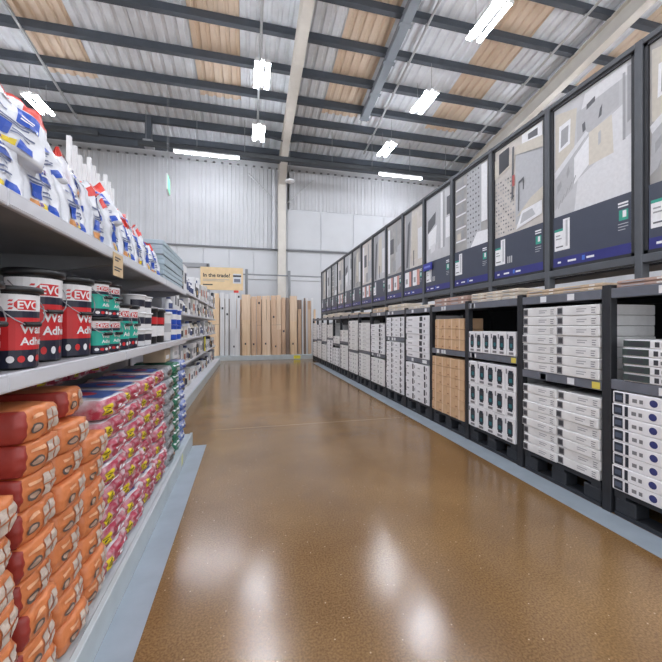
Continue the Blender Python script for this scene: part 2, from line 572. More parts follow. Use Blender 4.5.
# ------------------------------------------------------------------ right-hand rack
XR, BAY, YB = 2.735, 0.885, 1.233          # front plane, bay width, near end of the nearest bay
NB = 15
UPW, DEP = 0.07, 1.1
def yb(k): return YB + BAY * k
def bayname(k):
    return 'rack bay at right picture edge' if k == 0 else ORD[k] + ' rack bay from right'
SHELF = {0: 1.04, 1: 1.01, 2: 1.125, 3: 1.12, 4: .92, 5: 1.24, 6: .86, 7: .86, 8: .82, 9: 1.0, 10: .9, 11: 1.05, 12: .9, 13: .95, 14: .9}
ZT = 1.74
rack = empty('storage_rack', (XR, yb(0), 0))
tag(rack, 'long charcoal storage rack under the posters, filled with boxed tiles', 'rack')
up_me = None
for k in range(NB + 1):
    y = yb(k) - yb(0)
    for q, x in enumerate((0, DEP - .07)):
        if up_me is None:
            o = MB().bbox(0, .07, -UPW / 2, UPW / 2, 0, 1.77, .005).build('upright', M_rack, rack)
            up_me = o.data
        else:
            o = bpy.data.objects.new('upright', up_me); C.objects.link(o); o.parent = rack
        o.location = (x, y, 0)
M_tick = mat('shelf_ticket', (226, 228, 232), .5)
M_tickY = mat('shelf_ticket_yellow', (224, 206, 96), .5)
for k in range(NB):
    a, b = yb(k) - yb(0) + UPW / 2 + .002, yb(k + 1) - yb(0) - UPW / 2 - .002
    for lvl, z in (('mid', SHELF[k]), ('top', ZT)):
        mb = MB()
        mb.bbox(.0, .045, a, b, z - .075, z, .004, 0)
        mb.box(.045, DEP - .08, a, b, z - .03, z - .008, 1)
        mb.box(DEP - .08, DEP - .04, a, b, z - .075, z, 1)
        s = mb.build('shelf', [M_beam, M_rack], rack)
        if k < 7:
            r2 = random.Random(k * 10 + len(lvl))
            for t in range(2 if lvl == 'top' else 3):
                yy = a + .06 + r2.random() * (b - a - .14)
                MB().box(-.003, .001, yy, yy + .065, z - .066, z - .012).build('price_ticket', M_tick, s)
            if (k in (1, 2)) and lvl == 'mid':
                MB().box(-.004, .001, a + .01, a + .075, z - .066, z - .012).build('price_ticket', M_tickY, s)
    MB().box(DEP - .03, DEP - .02, a, b, 0.02, 1.74).build('back_panel', M_rack, rack)

# pallets
def make_pallet():
    root = empty('plastic_pallet')
    mb = MB()
    for k in range(7):
        mb.box(0 + k * .143, .118 + k * .143, -.39, .39, .165, .2)
    mb.build('top_deck', M_pallet, root)
    mb = MB().box(0, 1.0, -.39, -.31, .14, .165).box(0, 1.0, -.06, .06, .14, .165).box(0, 1.0, .31, .39, .14, .165)
    mb.build('stringer', M_pallet, root)
    blk = None
    for x in (0, .43, .86):
        for y in (-.315, 0, .315):
            if blk is None:
                o = MB().bbox(0, .14, -.075, .075, .03, .14, .008).build('block', M_pallet, root); blk = o.data
            else:
                o = bpy.data.objects.new('block', blk); C.objects.link(o); o.parent = root
            o.location = (x, y, 0)
    for x in (0, .43, .86):
        MB().box(x, x + .14, -.39, .39, 0, .03).build('bottom_board', M_pallet, root)
    tag(root, None, 'pallet', 'black pallets under the rack')
    return root
PP = Proto(make_pallet())
for k in range(NB):
    PP.place((XR + .015, yb(k) + BAY / 2, 0.0025), (0, 0, 0), 'black plastic pallet on the floor in ' + bayname(k))

# boxes: origin at the bottom centre of the front face; front looks towards -x
def carton(name, w, d, h, body, prints, cat, group, part='printed_label', bev=.006):
    """prints: list of (partname, [(u0,u1,v0,v1,mat)...]) in 0..1 of the front face, u from image-left (+y) to right"""
    o = MB().bbox(0, d, -w / 2, w / 2, 0, h, bev).build(name, body)
    for pn, quads in prints:
        mb, ms = MB(), []
        for q, (u0, u1, v0, v1, m) in enumerate(quads):
            if m not in ms: ms.append(m)
            ya, yc = w / 2 - u0 * w, w / 2 - u1 * w
            xx = -.0012 - .0004 * q
            mb.face([(xx, ya, v0 * h), (xx, yc, v0 * h), (xx, yc, v1 * h), (xx, ya, v1 * h)], ms.index(m))
        q = mb.build(pn, ms, o)
        if pn == 'printed_text': q['kind'] = 'stuff'
    tag(o, None, cat, group)
    return Proto(o)
G1, G2, G3, G4 = ink(60, 62, 68), ink(128, 128, 132), ink(170, 170, 174), ink(40, 46, 58)
TEAL, BLUE, DGREEN = ink(38, 110, 118), ink(62, 66, 150), ink(60, 72, 70)
W1 = [ink(236, 236, 238)]
def lines(u0, u1, v0, n, dv, h, m, seed):
    r = random.Random(seed)
    return [(u0, u0 + (u1 - u0) * (.5 + .5 * r.random()), v0 + i * dv, v0 + i * dv + h, m) for i in range(n)]

def stack_tile(k, z0, n, h, cols, proto_fn, noun, place, gap=.004, depth_off=-.012, y_span=None, jit=.012):
    r = random.Random(k * 97 + int(z0 * 100))
    a, b = (yb(k) + .05, yb(k + 1) - .05) if y_span is None else y_span
    w = (b - a) / cols
    P = proto_fn(w - gap, h - .003)
    for c in range(cols):
        for i in range(n):
            yc = b - (c + .5) * w + r.uniform(-1, 1) * jit * .3
            side = '' if cols == 1 else (['left', 'right'][c] if cols == 2 else ORD[c]) + ' column, '
            ordw = nth(i, n) + (' one' if i == n - 1 else ' up')
            P.place((XR + depth_off + abs(r.uniform(0, jit)), yc, z0 + i * h + .003), (0, 0, r.uniform(-1, 1) * jit * .5),
                    '%s, %s, %s%s %s' % (noun, ordw, side, place, bayname(k)))

def tile_box(w, h):
    return carton('tile_box', w, .6, h, M_wbox2, [
        ('printed_label', [(.02, .16, .12, .88, G2), (.04, .14, .25, .75, G1)]),
        ('printed_text', lines(.5, .8, .35, 2, .22, .1, G3, 3) + lines(.84, .98, .2, 3, .22, .08, G2, 4)),
    ], 'box', 'white tile boxes on the rack')
def tile_box_b(w, h):
    return carton('tile_box', w, .6, h, M_wbox, [
        ('printed_label', [(.02, .1, .1, .9, G4), (.12, .15, .1, .9, G4), (.03, .09, .3, .7, ink(84, 94, 112))]),
        ('printed_text', [(.18, .22, .3, .6, G2), (.24, .27, .3, .6, G2)] + lines(.55, .72, .2, 2, .3, .1, G3, 8)),
    ], 'box', 'white tile boxes on the rack')
def tile_box_c(w, h):
    return carton('tile_box', w, .6, h, M_wbox, [
        ('printed_label', [(.0, .25, .1, .9, DGREEN), (.05, .2, .3, .7, G1)]),
        ('printed_text', [(.29, .33, .2, .8, G1), (.35, .39, .3, .7, G2), (.41, .45, .3, .7, G3)]),
    ], 'box', 'white tile boxes on the rack')
def tile_box_far(w, h):
    return carton('tile_box', w, .6, h, M_wbox, [
        ('printed_label', [(.62, .74, .12, .88, G1)]),
        ('printed_text', [(.1, .3, .3, .5, G3), (.8, .86, .3, .7, G2)]),
    ], 'box', 'white tile boxes on the rack')
def tile_box_far2(w, h):
    return carton('tile_box', w, .6, h, M_wbox2, [
        ('printed_label', [(.08, .18, .2, .8, G2)]), ('printed_text', [(.4, .7, .35, .5, G3)]),
    ], 'box', 'white tile boxes on the rack')
def pic_box(w, h):
    return carton('grout_box', w, .4, h, M_wbox, [
        ('printed_picture', [(.3, .82, .3, .76, G4), (.36, .76, .22, .84, G4), (.42, .7, .36, .52, TEAL), (.38, .74, .56, .68, G1)]),
        ('printed_text', [(.08, .22, .7, .9, G2), (.3, .8, .06, .16, G2)]),
    ], 'box', 'white picture boxes on the rack')
def brown_box(w, h):
    return carton('brown_carton', w, .3, h, M_card, [
        ('tape', [(.42, .56, 0, 1, M_tape)]), ('printed_text', [(.08, .3, .2, .3, ink(150, 104, 70))]),
    ], 'carton', 'brown cartons on the rack')

def tile_box_s(w, h):
    P = carton('tile_box', w, .42, h, M_wbox, [('printed_label', [(.02, .2, .1, .9, G4)]), ('printed_text', [(.3, .36, .3, .7, BLUE), (.5, .56, .3, .7, G2)])], 'box', 'white tile boxes on the rack')
    return P
# bay 0: cut by the picture edge
def bay0_round(P):   # round blue logo on the front
    pass
def tile_box_b2(w, h):
    P = tile_box_b(w, h)
    mb = MB()
    n = 16
    mb.face([(-.0014, h * 1.25 + math.cos(2 * math.pi * i / n) * h * .28, h * .5 + math.sin(2 * math.pi * i / n) * h * .28) for i in range(n)][::-1])
    mb.build('round_logo', ink(54, 60, 116), P.root)
    return P
stack_tile(0, .2035, 8, .094, 1, tile_box_b2, 'white box with round blue logo', 'pallet in')
stack_tile(0, SHELF[0], 5, .062, 1, tile_box_c, 'slim white box', 'on shelf of', y_span=(yb(0) + .05, yb(1) - .13))
stack_tile(0, SHELF[0], 7, .088, 1, tile_box_s, 'box behind slim stack', 'shelf of', depth_off=.62)
stack_tile(1, .2035, 8, .083, 2, tile_box, 'white tile box', 'pallet of', jit=.022)
stack_tile(1, SHELF[1], 7, .088, 2, tile_box, 'white tile box', 'shelf of')
stack_tile(2, .2035, 3, .27, 5, pic_box, 'white picture box', 'pallet of')
stack_tile(2, SHELF[2], 1, .26, 6, pic_box, 'white picture box', 'shelf of')
stack_tile(3, .2035, 6, .133, 4, brown_box, 'brown carton', 'pallet of', jit=.008)
stack_tile(3, SHELF[3], 3, .143, 4, brown_box, 'brown carton', 'shelf of', jit=.008, y_span=(yb(3) + .05, yb(4) - .13))
stack_tile(4, .2035, 5, .125, 2, tile_box_far, 'white tile box', 'pallet of')
stack_tile(4, SHELF[4], 7, .099, 1, tile_box_far, 'white tile box', 'shelf of')
stack_tile(5, .2035, 9, .105, 2, tile_box_far, 'white tile box', 'pallet of')
stack_tile(5, SHELF[5], 4, .094, 2, tile_box_far, 'white tile box', 'shelf of')
stack_tile(6, .2035, 5, .11, 2, tile_box_far2, 'white tile box', 'pallet of')
stack_tile(6, SHELF[6], 7, .09, 1, tile_box_far, 'white tile box', 'shelf of')
stack_tile(7, .2035, 7, .082, 1, tile_box_far2, 'pale tile box', 'pallet of')
stack_tile(7, SHELF[7], 7, .095, 1, tile_box_far2, 'pale tile box', 'shelf of')
stack_tile(8, .2035, 5, .108, 2, tile_box_far2, 'pale tile box', 'pallet of')
stack_tile(8, SHELF[8], 7, .11, 1, tile_box_far2, 'pale tile box', 'shelf of')
stack_tile(9, .2035, 6, .115, 1, tile_box_far2, 'pale tile box', 'pallet of')
stack_tile(9, SHELF[9], 3, .11, 1, tile_box_far2, 'pale tile box', 'shelf of')
stack_tile(10, .2035, 5, .11, 2, tile_box_far, 'white tile box', 'pallet of')
stack_tile(10, SHELF[10], 2, .11, 1, tile_box_far2, 'white tile box', 'shelf of')
stack_tile(11, .2035, 7, .11, 1, tile_box_far, 'white tile box', 'pallet of')
stack_tile(11, SHELF[11], 4, .11, 1, tile_box_far2, 'white tile box', 'shelf of')
stack_tile(12, .2035, 5, .115, 1, tile_box_far2, 'white tile box', 'pallet of')
stack_tile(12, SHELF[12], 6, .11, 1, tile_box_far2, 'white tile box', 'shelf of')
stack_tile(13, .2035, 6, .11, 1, tile_box_far2, 'white tile box', 'pallet of')
stack_tile(13, SHELF[13], 5, .11, 1, tile_box_far, 'white tile box', 'shelf of')
stack_tile(14, .2035, 5, .115, 1, tile_box_far2, 'white tile box', 'pallet of')
stack_tile(14, SHELF[14], 6, .11, 1, tile_box_far2, 'white tile box', 'shelf of')

# packs lying on the top shelf
TOPM = {'cream': mat('cream_pack', (214, 202, 186), .6, var=.06, scale=9), 'rose': mat('rose_brown_pack', (176, 148, 136), .6, var=.1, scale=9),
        'beige': mat('beige_pack', (196, 174, 148), .6, var=.08, scale=9)}
def top_packs(k, n, h, cols, mk, noun):
    def fn(w, hh):
        return carton('flooring_pack', w, .32, hh, TOPM[mk], [('printed_text', [(.1, .5, .3, .6, G3), (.7, .82, .25, .75, ink(220, 216, 210))])], 'pack', 'packs on the top shelf')
    stack_tile(k, ZT, n, h, cols, fn, noun, 'top shelf of', depth_off=.03)
top_packs(0, 2, .028, 2, 'rose', 'thin rosy pack')
top_packs(1, 2, .03, 2, 'beige', 'thin beige pack')
top_packs(2, 3, .037, 3, 'cream', 'cream pack')
top_packs(3, 2, .055, 2, 'rose', 'brown-rose pack')
top_packs(4, 1, .05, 2, 'cream', 'thin cream pack')
top_packs(5, 2, .06, 2, 'cream', 'cream pack')
top_packs(6, 1, .1, 2, 'beige', 'beige pack')
top_packs(8, 1, .06, 2, 'beige', 'beige pack')
top_packs(10, 2, .06, 1, 'cream', 'cream pack')
top_packs(11, 2, .06, 1, 'cream', 'cream pack')
top_packs(12, 2, .05, 1, 'cream', 'cream pack')

# ------------------------------------------------------------------ poster hoarding above the rack
XP, PB, ZPB, ZPT = 3.138, .885, 1.96, 3.78
yp0 = 1.261
fr = empty('poster_hoarding', (XP, yp0, ZT))
tag(fr, 'long dark grey hoarding frame standing on the rack and holding the posters', 'frame')
NP = 15
MB().bbox(-.03, .05, -.03, NP * PB + .03, ZPT - ZT - .05, ZPT - ZT, .006).build('top_rail', M_frame, fr)
MB().bbox(-.03, .05, -.03, NP * PB + .03, ZPB - ZT, ZPB - ZT + .07, .006).build('bottom_rail', M_frame, fr)
for k in range(NP + 1):
    MB().bbox(-.035, .05, k * PB - .03, k * PB + .03, 0, ZPT - ZT, .006).build('post', M_frame, fr)
for k in range(NP):
    MB().box(.03, .045, k * PB + .03, (k + 1) * PB - .03, ZPB - ZT + .07, ZPT - ZT - .05).build('backing_board', M_rack, fr)
    mb = MB()
    a, b = k * PB + .034, (k + 1) * PB - .034
    z0, z1 = ZPB - ZT + .072, ZPT - ZT - .052
    mb.box(-.018, .0, a, a + .028, z0, z1).box(-.018, .0, b - .028, b, z0, z1).box(-.018, .0, a, b, z0, z0 + .028).box(-.018, .0, a, b, z1 - .028, z1)
    mb.build('inner_frame', M_rack, fr)
MB().box(.05, .4, 0, NP * PB, ZPB - ZT - .02, ZPB - ZT).build('support_shelf', M_rack, fr)

M_photo = [mat('print_photo_grey', (196, 197, 200), .4, var=.08, scale=5), mat('print_photo_warm', (206, 200, 194), .4, var=.1, scale=7),
           mat('print_photo_dim', (168, 166, 164), .4, var=.14, scale=6)]
NAVY = mat('print_navy_band', (66, 72, 88), .35, var=.03, scale=10)
STRIP = mat('print_blue_strip', (48, 50, 122), .35, var=.06, scale=10)
PW = ink(236, 237, 240); PL = ink(222, 223, 226); PG = ink(186, 188, 192); PM = ink(162, 163, 166); PD = ink(96, 97, 102); PK = ink(56, 58, 64)
PC = ink(206, 200, 188); PT = ink(56, 160, 140); PB_ = ink(164, 165, 169); PR = ink(186, 96, 92); PP2 = ink(206, 150, 140)
def rectp(u0, u1, v0, v1, m): return ([(u0, v0), (u1, v0), (u1, v1), (u0, v1)], m)
def poly(m, *pts): return (list(pts), m)
def scene_kitchen():
    L = [poly(PG, (0, .31), (1, .31), (1, 1), (0, 1)),
         poly(PL, (.3, .31), (1, .31), (1, .62), (.58, .55), (.35, .5)),
         poly(PC, (.02, .62), (.12, .6), (.3, .7), (.34, .93), (.02, .97)),
         poly(PW, (.07, .72), (.24, .74), (.25, .89), (.08, .88)), poly(PM, (.1, .74), (.21, .76), (.22, .86), (.11, .85)),
         poly(ink(186, 187, 190), (.34, .7), (.86, .8), (.86, .95), (.34, .9)), poly(PL, (.4, .9), (.95, .93), (.95, .99), (.45, .98)),
         poly(PD, (.47, .88), (.58, .9), (.58, .93), (.47, .91)),
         poly(PL, (.0, .6), (.46, .76), (.5, .74), (.02, .56)),
         poly(ink(184, 185, 188), (.0, .36), (.02, .56), (.46, .73), (.32, .62), (.28, .46)), poly(PW, (.3, .48), (.5, .56), (.5, .72), (.3, .64)),
         poly(ink(214, 208, 196), (.5, .55), (.8, .56), (.78, .77), (.5, .74)), poly(PG, (.62, .64), (.65, .65), (.65, .72), (.62, .71)),
         poly(PL, (.8, .56), (.9, .6), (.9, .79), (.78, .77)), poly(PM, (.9, .6), (.93, .6), (.93, .95), (.9, .95)),
         poly(PM, (.95, .68), (.99, .69), (.99, .97), (.95, .97)), poly(PD, (.42, .76), (.46, .77), (.45, .82), (.41, .81)),
         poly(PD, (.62, .79), (.66, .8), (.67, .86), (.64, .84)), poly(PM, (.2, .53), (.24, .57), (.22, .61), (.19, .57)),
         poly(PM, (.05, .46), (.12, .5), (.11, .54), (.05, .51))]
    for i in range(5):
        L.append(poly(PM, (.06 + i * .055, .37 + i * .03), (.1 + i * .055, .42 + i * .028), (.11 + i * .055, .415 + i * .028), (.07 + i * .055, .365 + i * .03)))
    return L
def scene_basin():
    L = [poly(PL, (0, .31), (1, .31), (1, 1), (0, 1)), poly(PG, (.46, .36), (1, .5), (1, .93), (.46, .9))]
    for i in range(14):
        for j in range(8):
            if (i * 7 + j * 3) % 4:
                L.append(rectp(.02 + j * .055, .05 + j * .055, .34 + i * .03, .352 + i * .03, PM if (i + j) % 3 else PD))
    L += [poly(PC, (.0, .78), (.44, .82), (.46, .9), (0, .93)), poly(PK, (.1, .8), (.33, .83), (.33, .97), (.1, .96)),
          poly(PD, (.38, .56), (.42, .57), (.44, .95), (.4, .95)), poly(PR, (.4, .66), (.45, .66), (.45, .74), (.4, .74)),
          poly(PC, (.46, .88), (1, .82), (1, .9), (.46, .94)), poly(PW, (.6, .93), (.98, .9), (.98, .99), (.6, .99)),
          poly(PD, (.72, .93), (.9, .92), (.9, .97), (.72, .97)),
          poly(PC, (.48, .42), (.78, .52), (1, .56), (1, .48), (.7, .44)), poly(PW, (.48, .33), (.98, .38), (.98, .47), (.6, .45)), poly(PG, (.56, .36), (.86, .39), (.8, .44), (.62, .43)),
          poly(PD, (.52, .46), (.54, .46), (.55, .66), (.53, .66)), poly(PD, (.53, .65), (.64, .67), (.64, .69), (.53, .67)), poly(PD, (.62, .6), (.64, .6), (.64, .68), (.62, .68))]
    return L
def scene_shelf():
    L = [poly(PL, (0, .31), (1, .31), (1, 1), (0, 1)), poly(PG, (.38, .31), (.8, .31), (.8, 1), (.38, 1))]
    for i in range(16):
        for j in range(5):
            L.append(rectp(.4 + j * .08, .44 + j * .08, .36 + i * .04, .375 + i * .04, PD if (i + j) % 2 else PM))
    for v in (.4, .52, .64, .76, .88):
        L += [rectp(.04, .36, v, v + .015, PW), rectp(.08, .2, v + .02, v + .08, PB_ if v > .5 else PC), rectp(.22, .3, v + .02, v + .1, PM)]
    L += [poly(PW, (.5, .31), (1, .31), (1, .42), (.7, .43)), rectp(.82, .98, .5, .98, PW)]
    return L
def scene_toilet():
    return [poly(PL, (0, .31), (1, .31), (1, 1), (0, 1)), poly(PG, (0, .45), (.5, .5), (.5, 1), (0, 1)), poly(PD, (.06, .62), (.4, .7), (.42, .82), (.08, .76)),
            poly(PW, (.1, .45), (.42, .48), (.46, .68), (.08, .62)), poly(PL, (.2, .4), (.38, .42), (.4, .5), (.18, .48)),
            rectp(.52, .6, .42, .98, PG), rectp(.62, .7, .42, .98, PW), rectp(.72, .78, .42, .98, PM), rectp(.82, .98, .5, .7, PW), rectp(.86, .98, .72, .9, PD)]
def scene_brown():
    return [poly(ink(196, 190, 182), (0, .31), (1, .31), (1, 1), (0, 1)), poly(PM, (0, .31), (.3, .31), (.42, 1), (.05, 1)), poly(PD, (.1, .34), (.2, .34), (.34, .9), (.2, .86)),
            poly(PC, (.4, .4), (.7, .42), (.7, .95), (.45, .9)), rectp(.75, .95, .4, .75, PL), rectp(.5, .55, .34, .52, PD)]
def scene_white():
    return [poly(PL, (0, .31), (1, .31), (1, 1), (0, 1)), rectp(.2, .46, .6, .8, PD), rectp(.05, .2, .35, .95, PW), poly(PG, (.55, .33), (.95, .4), (.95, .7), (.6, .65)),
            rectp(.6, .7, .6, .95, PM), rectp(.4, .6, .35, .5, PM)]
SC = [scene_kitchen, scene_kitchen, scene_basin, scene_shelf, scene_toilet, scene_brown, scene_white, scene_brown, scene_white, scene_brown, scene_toilet, scene_white, scene_shelf, scene_white, scene_brown]
PLAB = {0: 'room poster cut off by the right picture edge', 1: 'largest whole poster, a pale grey kitchen above a navy band',
        2: 'poster of a basin and patterned tiles, second whole one from right', 3: 'poster of white shelves and patterned tiles, third whole one from right',
        4: 'poster with curved white pan and curtains, fourth whole one from right', 5: 'poster with dark left wall, fifth whole one from right'}
def make_poster(k):
    w, h = PB - .13, (ZPT - .05 - .03) - (ZPB + .07 + .03)
    yc = yp0 + (k + .5) * PB
    root = empty('room_poster', (XP - .002, yc, ZPB + .10))
    def P(u, v, off): return (-off, w / 2 - u * w, v * h)
    MB().box(.0, .006, -w / 2, w / 2, 0, h).build('panel', M_white, root)
    def prints(name, items, base, parent):
        mb, ms = MB(), []
        for i, (pts, m) in enumerate(items):
            if m not in ms: ms.append(m)
            off = base + i * .00008
            pp = [P(u, v, off) for u, v in pts]
            mb.face(pp, ms.index(m))
        return mb.build(name, ms, parent)
    its = SC[k]()
    its[0] = (its[0][0], M_photo[(k + 2) % 3])
    slant = .0
    prints('printed_photo', its, .001, root)
    band = prints('printed_navy_band', [rectp(0, 1, .055, .315, NAVY), rectp(0, 1, 0, .055, STRIP)], .012, root)
    if k in (5, 6, 8, 11):
        card = [rectp(.06, .3, .1, .28, PW), rectp(.5, .72, .1, .28, PW), rectp(.3, .42, .1, .28, PP2), rectp(.72, .86, .1, .28, PP2), rectp(.1, .22, .14, .2, PM), rectp(.55, .66, .14, .2, PM)]
    else:
        card = [rectp(.02, .25, .1, .29, PW), rectp(.02, .15, .235, .29, NAVY), rectp(.02, .15, .22, .235, PT), rectp(.19, .22, .12, .28, PG), rectp(.04, .13, .17, .178, PM), rectp(.04, .11, .19, .198, PM), rectp(.04, .15, .12, .128, PD)]
        if k in (2, 4):
            card += [rectp(.3 + i * .04, .325 + i * .04, .1, .15, PG) for i in range(3)]
    prints('printed_card', card, .0125, root)
    tg = [rectp(.86, .97, .265, .275, PW), rectp(.86, .97, .25, .258, PW), rectp(.87, .97, .18, .235, PT), rectp(.91, .95, .195, .23, PW), rectp(.86, .97, .16, .164, PG), rectp(.86, .97, .145, .149, PG), rectp(.86, .94, .13, .134, PG)]
    prints('printed_tag', tg, .0125, root)
    lg = [rectp(.07, .12, .02, .032, PW), rectp(.22, .34, .02, .032, PW), rectp(.42, .46, .015, .042, ink(70, 110, 200)), rectp(.48, .58, .02, .032, PW)]
    prints('printed_logo_row', lg, .0125, root)
    tag(root, PLAB.get(k, '%s whole poster from the right in the hoarding row' % ORD[k - 1]), 'poster', 'posters above the rack')
for k in range(NP):
    make_poster(k)
# small blue card on the hoarding
o = MB().bbox(-.012, 0, -.15, .15, 0, .125, .003).build('blue_card', mat('blue_flag', (44, 50, 150), .4), None, loc=(XP - .036, yp0 + 5 * PB - .17, ZPB + .47))
MB().box(-.0135, -.012, -.1, .1, .045, .08).build('printed_text', ink(120, 132, 210), o)
tag(o, 'small blue card fixed over the lower left of the fourth whole poster', 'card')

# ------------------------------------------------------------------ left-hand shelving (near run)
XS, YE = -0.72, 4.5                         # shelf front plane and far end of the near run
GD = 0.62                                   # shelf depth
ZM, ZU = 1.30, 1.88                         # tops of middle and upper shelf
YN = 0.2
unit = empty('shelf_unit', (XS, YN, 0))
tag(unit, 'pale steel shelf unit along the left side holding bags and buckets', 'shelf')
L0, L1 = 0.0, YE - YN
KX = -.645 - XS
MB().bbox(KX - .03, KX, L0, L1, 0, .15, .004).build('kerb', M_kerb, unit)
MB().box(-GD, KX - .03, L0, L1, .11, .135).build('base_shelf', M_kerb, unit)
MB().box(KX - .005, KX + .001, 1.02 - YN, 1.1 - YN, .02, .13).build('kerb_marker', M_yellow, unit)
MB().box(KX - .005, KX + .0015, 3.75 - YN, 3.83 - YN, .03, .13).build('kerb_marker', mat('pale_yellow_marker', (214, 216, 150), .5), unit)
MB().box(-GD - .02, -GD, L0, L1, 0, 2.05).build('back_panel', M_steel_d, unit)
seg = L1 / 4
for k in range(4):
    a, b = L0 + k * seg + .002, L0 + (k + 1) * seg - .002
    for z, th in ((ZM, .058), (ZU, .058)):
        mb = MB()
        mb.bbox(-.02, 0, a, b, z - th, z, .003, 0)
        mb.box(-GD, -.02, a, b, z - .022, z - .001, 1)
        sh = mb.build('shelf', [M_steel_w, M_steel_d], unit)
        MB().box(-.0, .002, a + .004, b - .004, z - th + .008, z - .01).build('ticket_channel', mat('ticket_channel', (214, 216, 222), .3), sh)
        for yy in (a + .01, b - .03):
            mb = MB()
            pr = [(-GD, z - .022), (-.04, z - .022), (-.04, z - .05), (-.3, z - .1), (-GD, z - .13)]
            mb.face([(x, yy, zz) for x, zz in pr]); mb.face([(x, yy + .02, zz) for x, zz in pr][::-1])
            for (p, q) in zip(pr, pr[1:] + pr[:1]):
                mb.face([(p[0], yy, p[1]), (p[0], yy + .02, p[1]), (q[0], yy + .02, q[1]), (q[0], yy, q[1])])
            mb.build('bracket', M_steel_d, sh)
for yy in (L0, L1 - .04):
    MB().bbox(-GD - .04, -GD + .02, yy, yy + .04, 0, 2.1, .004).build('post', M_steel_d, unit)
# hanging ticket on the upper shelf edge
o = empty('price_card', (XS + .004, 2.2, ZU - .15))
MB().box(0, .003, -.075, .075, 0, .13).build('card', mat('tan_price_card', (216, 190, 150), .6, var=.05), o)
mb = MB()
for i, (a, b, z) in enumerate(((-.05, .03, .1), (-.05, .0, .085), (-.06, .05, .045), (-.06, .02, .03))):
    mb.box(.003, .004, a, b, z, z + .008)
q = mb.build('printed_text', G1, o); q['kind'] = 'stuff'
tag(o, 'tan price card hanging from the upper shelf edge', 'price card')

# ------------------------------------------------------------------ soft bags
def soft(a, b, c, S, k, seed, amp, style):
    """unit-cube point -> bag surface; S = (depth x, width y, height z); base at z = 0, front face at x = 0"""
    x = a * math.sqrt(max(0, 1 - k * (b * b + c * c) / 2 + k * k * b * b * c * c / 3))
    y = b * math.sqrt(max(0, 1 - k * (a * a + c * c) / 2 + k * k * a * a * c * c / 3))
    z = c * math.sqrt(max(0, 1 - k * (a * a + b * b) / 2 + k * k * a * a * b * b / 3))
    if style == 'stand':                                   # upright bag: gusseted foot, pinched crimped top
        t = (c + 1) / 2
        pin = 1 - .88 * max(0, (t - .45) / .55) ** 1.4
        x = (a * (1 - .12 * b * b)) * pin * (1 - .1 * (1 - t))
        y = b * (1 - .05 * math.sin(t * math.pi) - .1 * t)
        x += .28 * t ** 3 * math.sin(4.5 * b + 2.1 * seed) + .12 * math.sin(9 * b + 5 * c + seed) * t * (1 - abs(a) * .3)
        z = c + (.10 * math.sin(b * 2.4 + seed) + .07 * math.sin(9 * b + 3 * seed)) * t ** 2
    h = (S[0] / 2, S[1] / 2, S[2] / 2)
    w = amp * (math.sin(7 * b + 3.1 * seed + 4 * c) * math.sin(5 * c + 1.7 * seed) + .5 * math.sin(8 * b + seed * 2.3 - 6 * a) * math.sin(6 * c + 9 * a + seed))
    w2 = amp * (math.sin(6 * a + 2.2 * seed + 5 * b) * math.sin(4 * b - 1.1 * seed))
    return Vector(((x - 1) * h[0] + w, y * h[1] + w2 * .7, (z + 1) * h[2] + w2 * (.25 if c > -.9 else 0)))

FACES = {'+x': lambda u, v: (1, u, v), '-x': lambda u, v: (-1, -u, v), '+y': lambda u, v: (-u, 1, v), '-y': lambda u, v: (u, -1, v),
         '+z': lambda u, v: (-v, u, 1), '-z': lambda u, v: (v, u, -1)}
def soft_body(name, S, k, seed, amp, mats, matfn, n=12, style='lie'):
    verts, idx, faces, mi = [], {}, [], []
    for fn, F in FACES.items():
        for i in range(n):
            for j in range(n):
                q = []
                for di, dj in ((0, 0), (1, 0), (1, 1), (0, 1)):
                    p = F(-1 + 2 * (i + di) / n, -1 + 2 * (j + dj) / n)
                    key = tuple(round(t, 4) for t in p)
                    if key not in idx:
                        idx[key] = len(verts)
                        verts.append(tuple(soft(*key, S, k, seed, amp, style)))
                    q.append(idx[key])
                u, v = -1 + 2 * (i + .5) / n, -1 + 2 * (j + .5) / n
                faces.append(tuple(q)); mi.append(matfn(fn, u, v))
    mb = MB(); mb.v, mb.f, mb.m = verts, faces, mi
    return mb.build(name, mats, None, True)
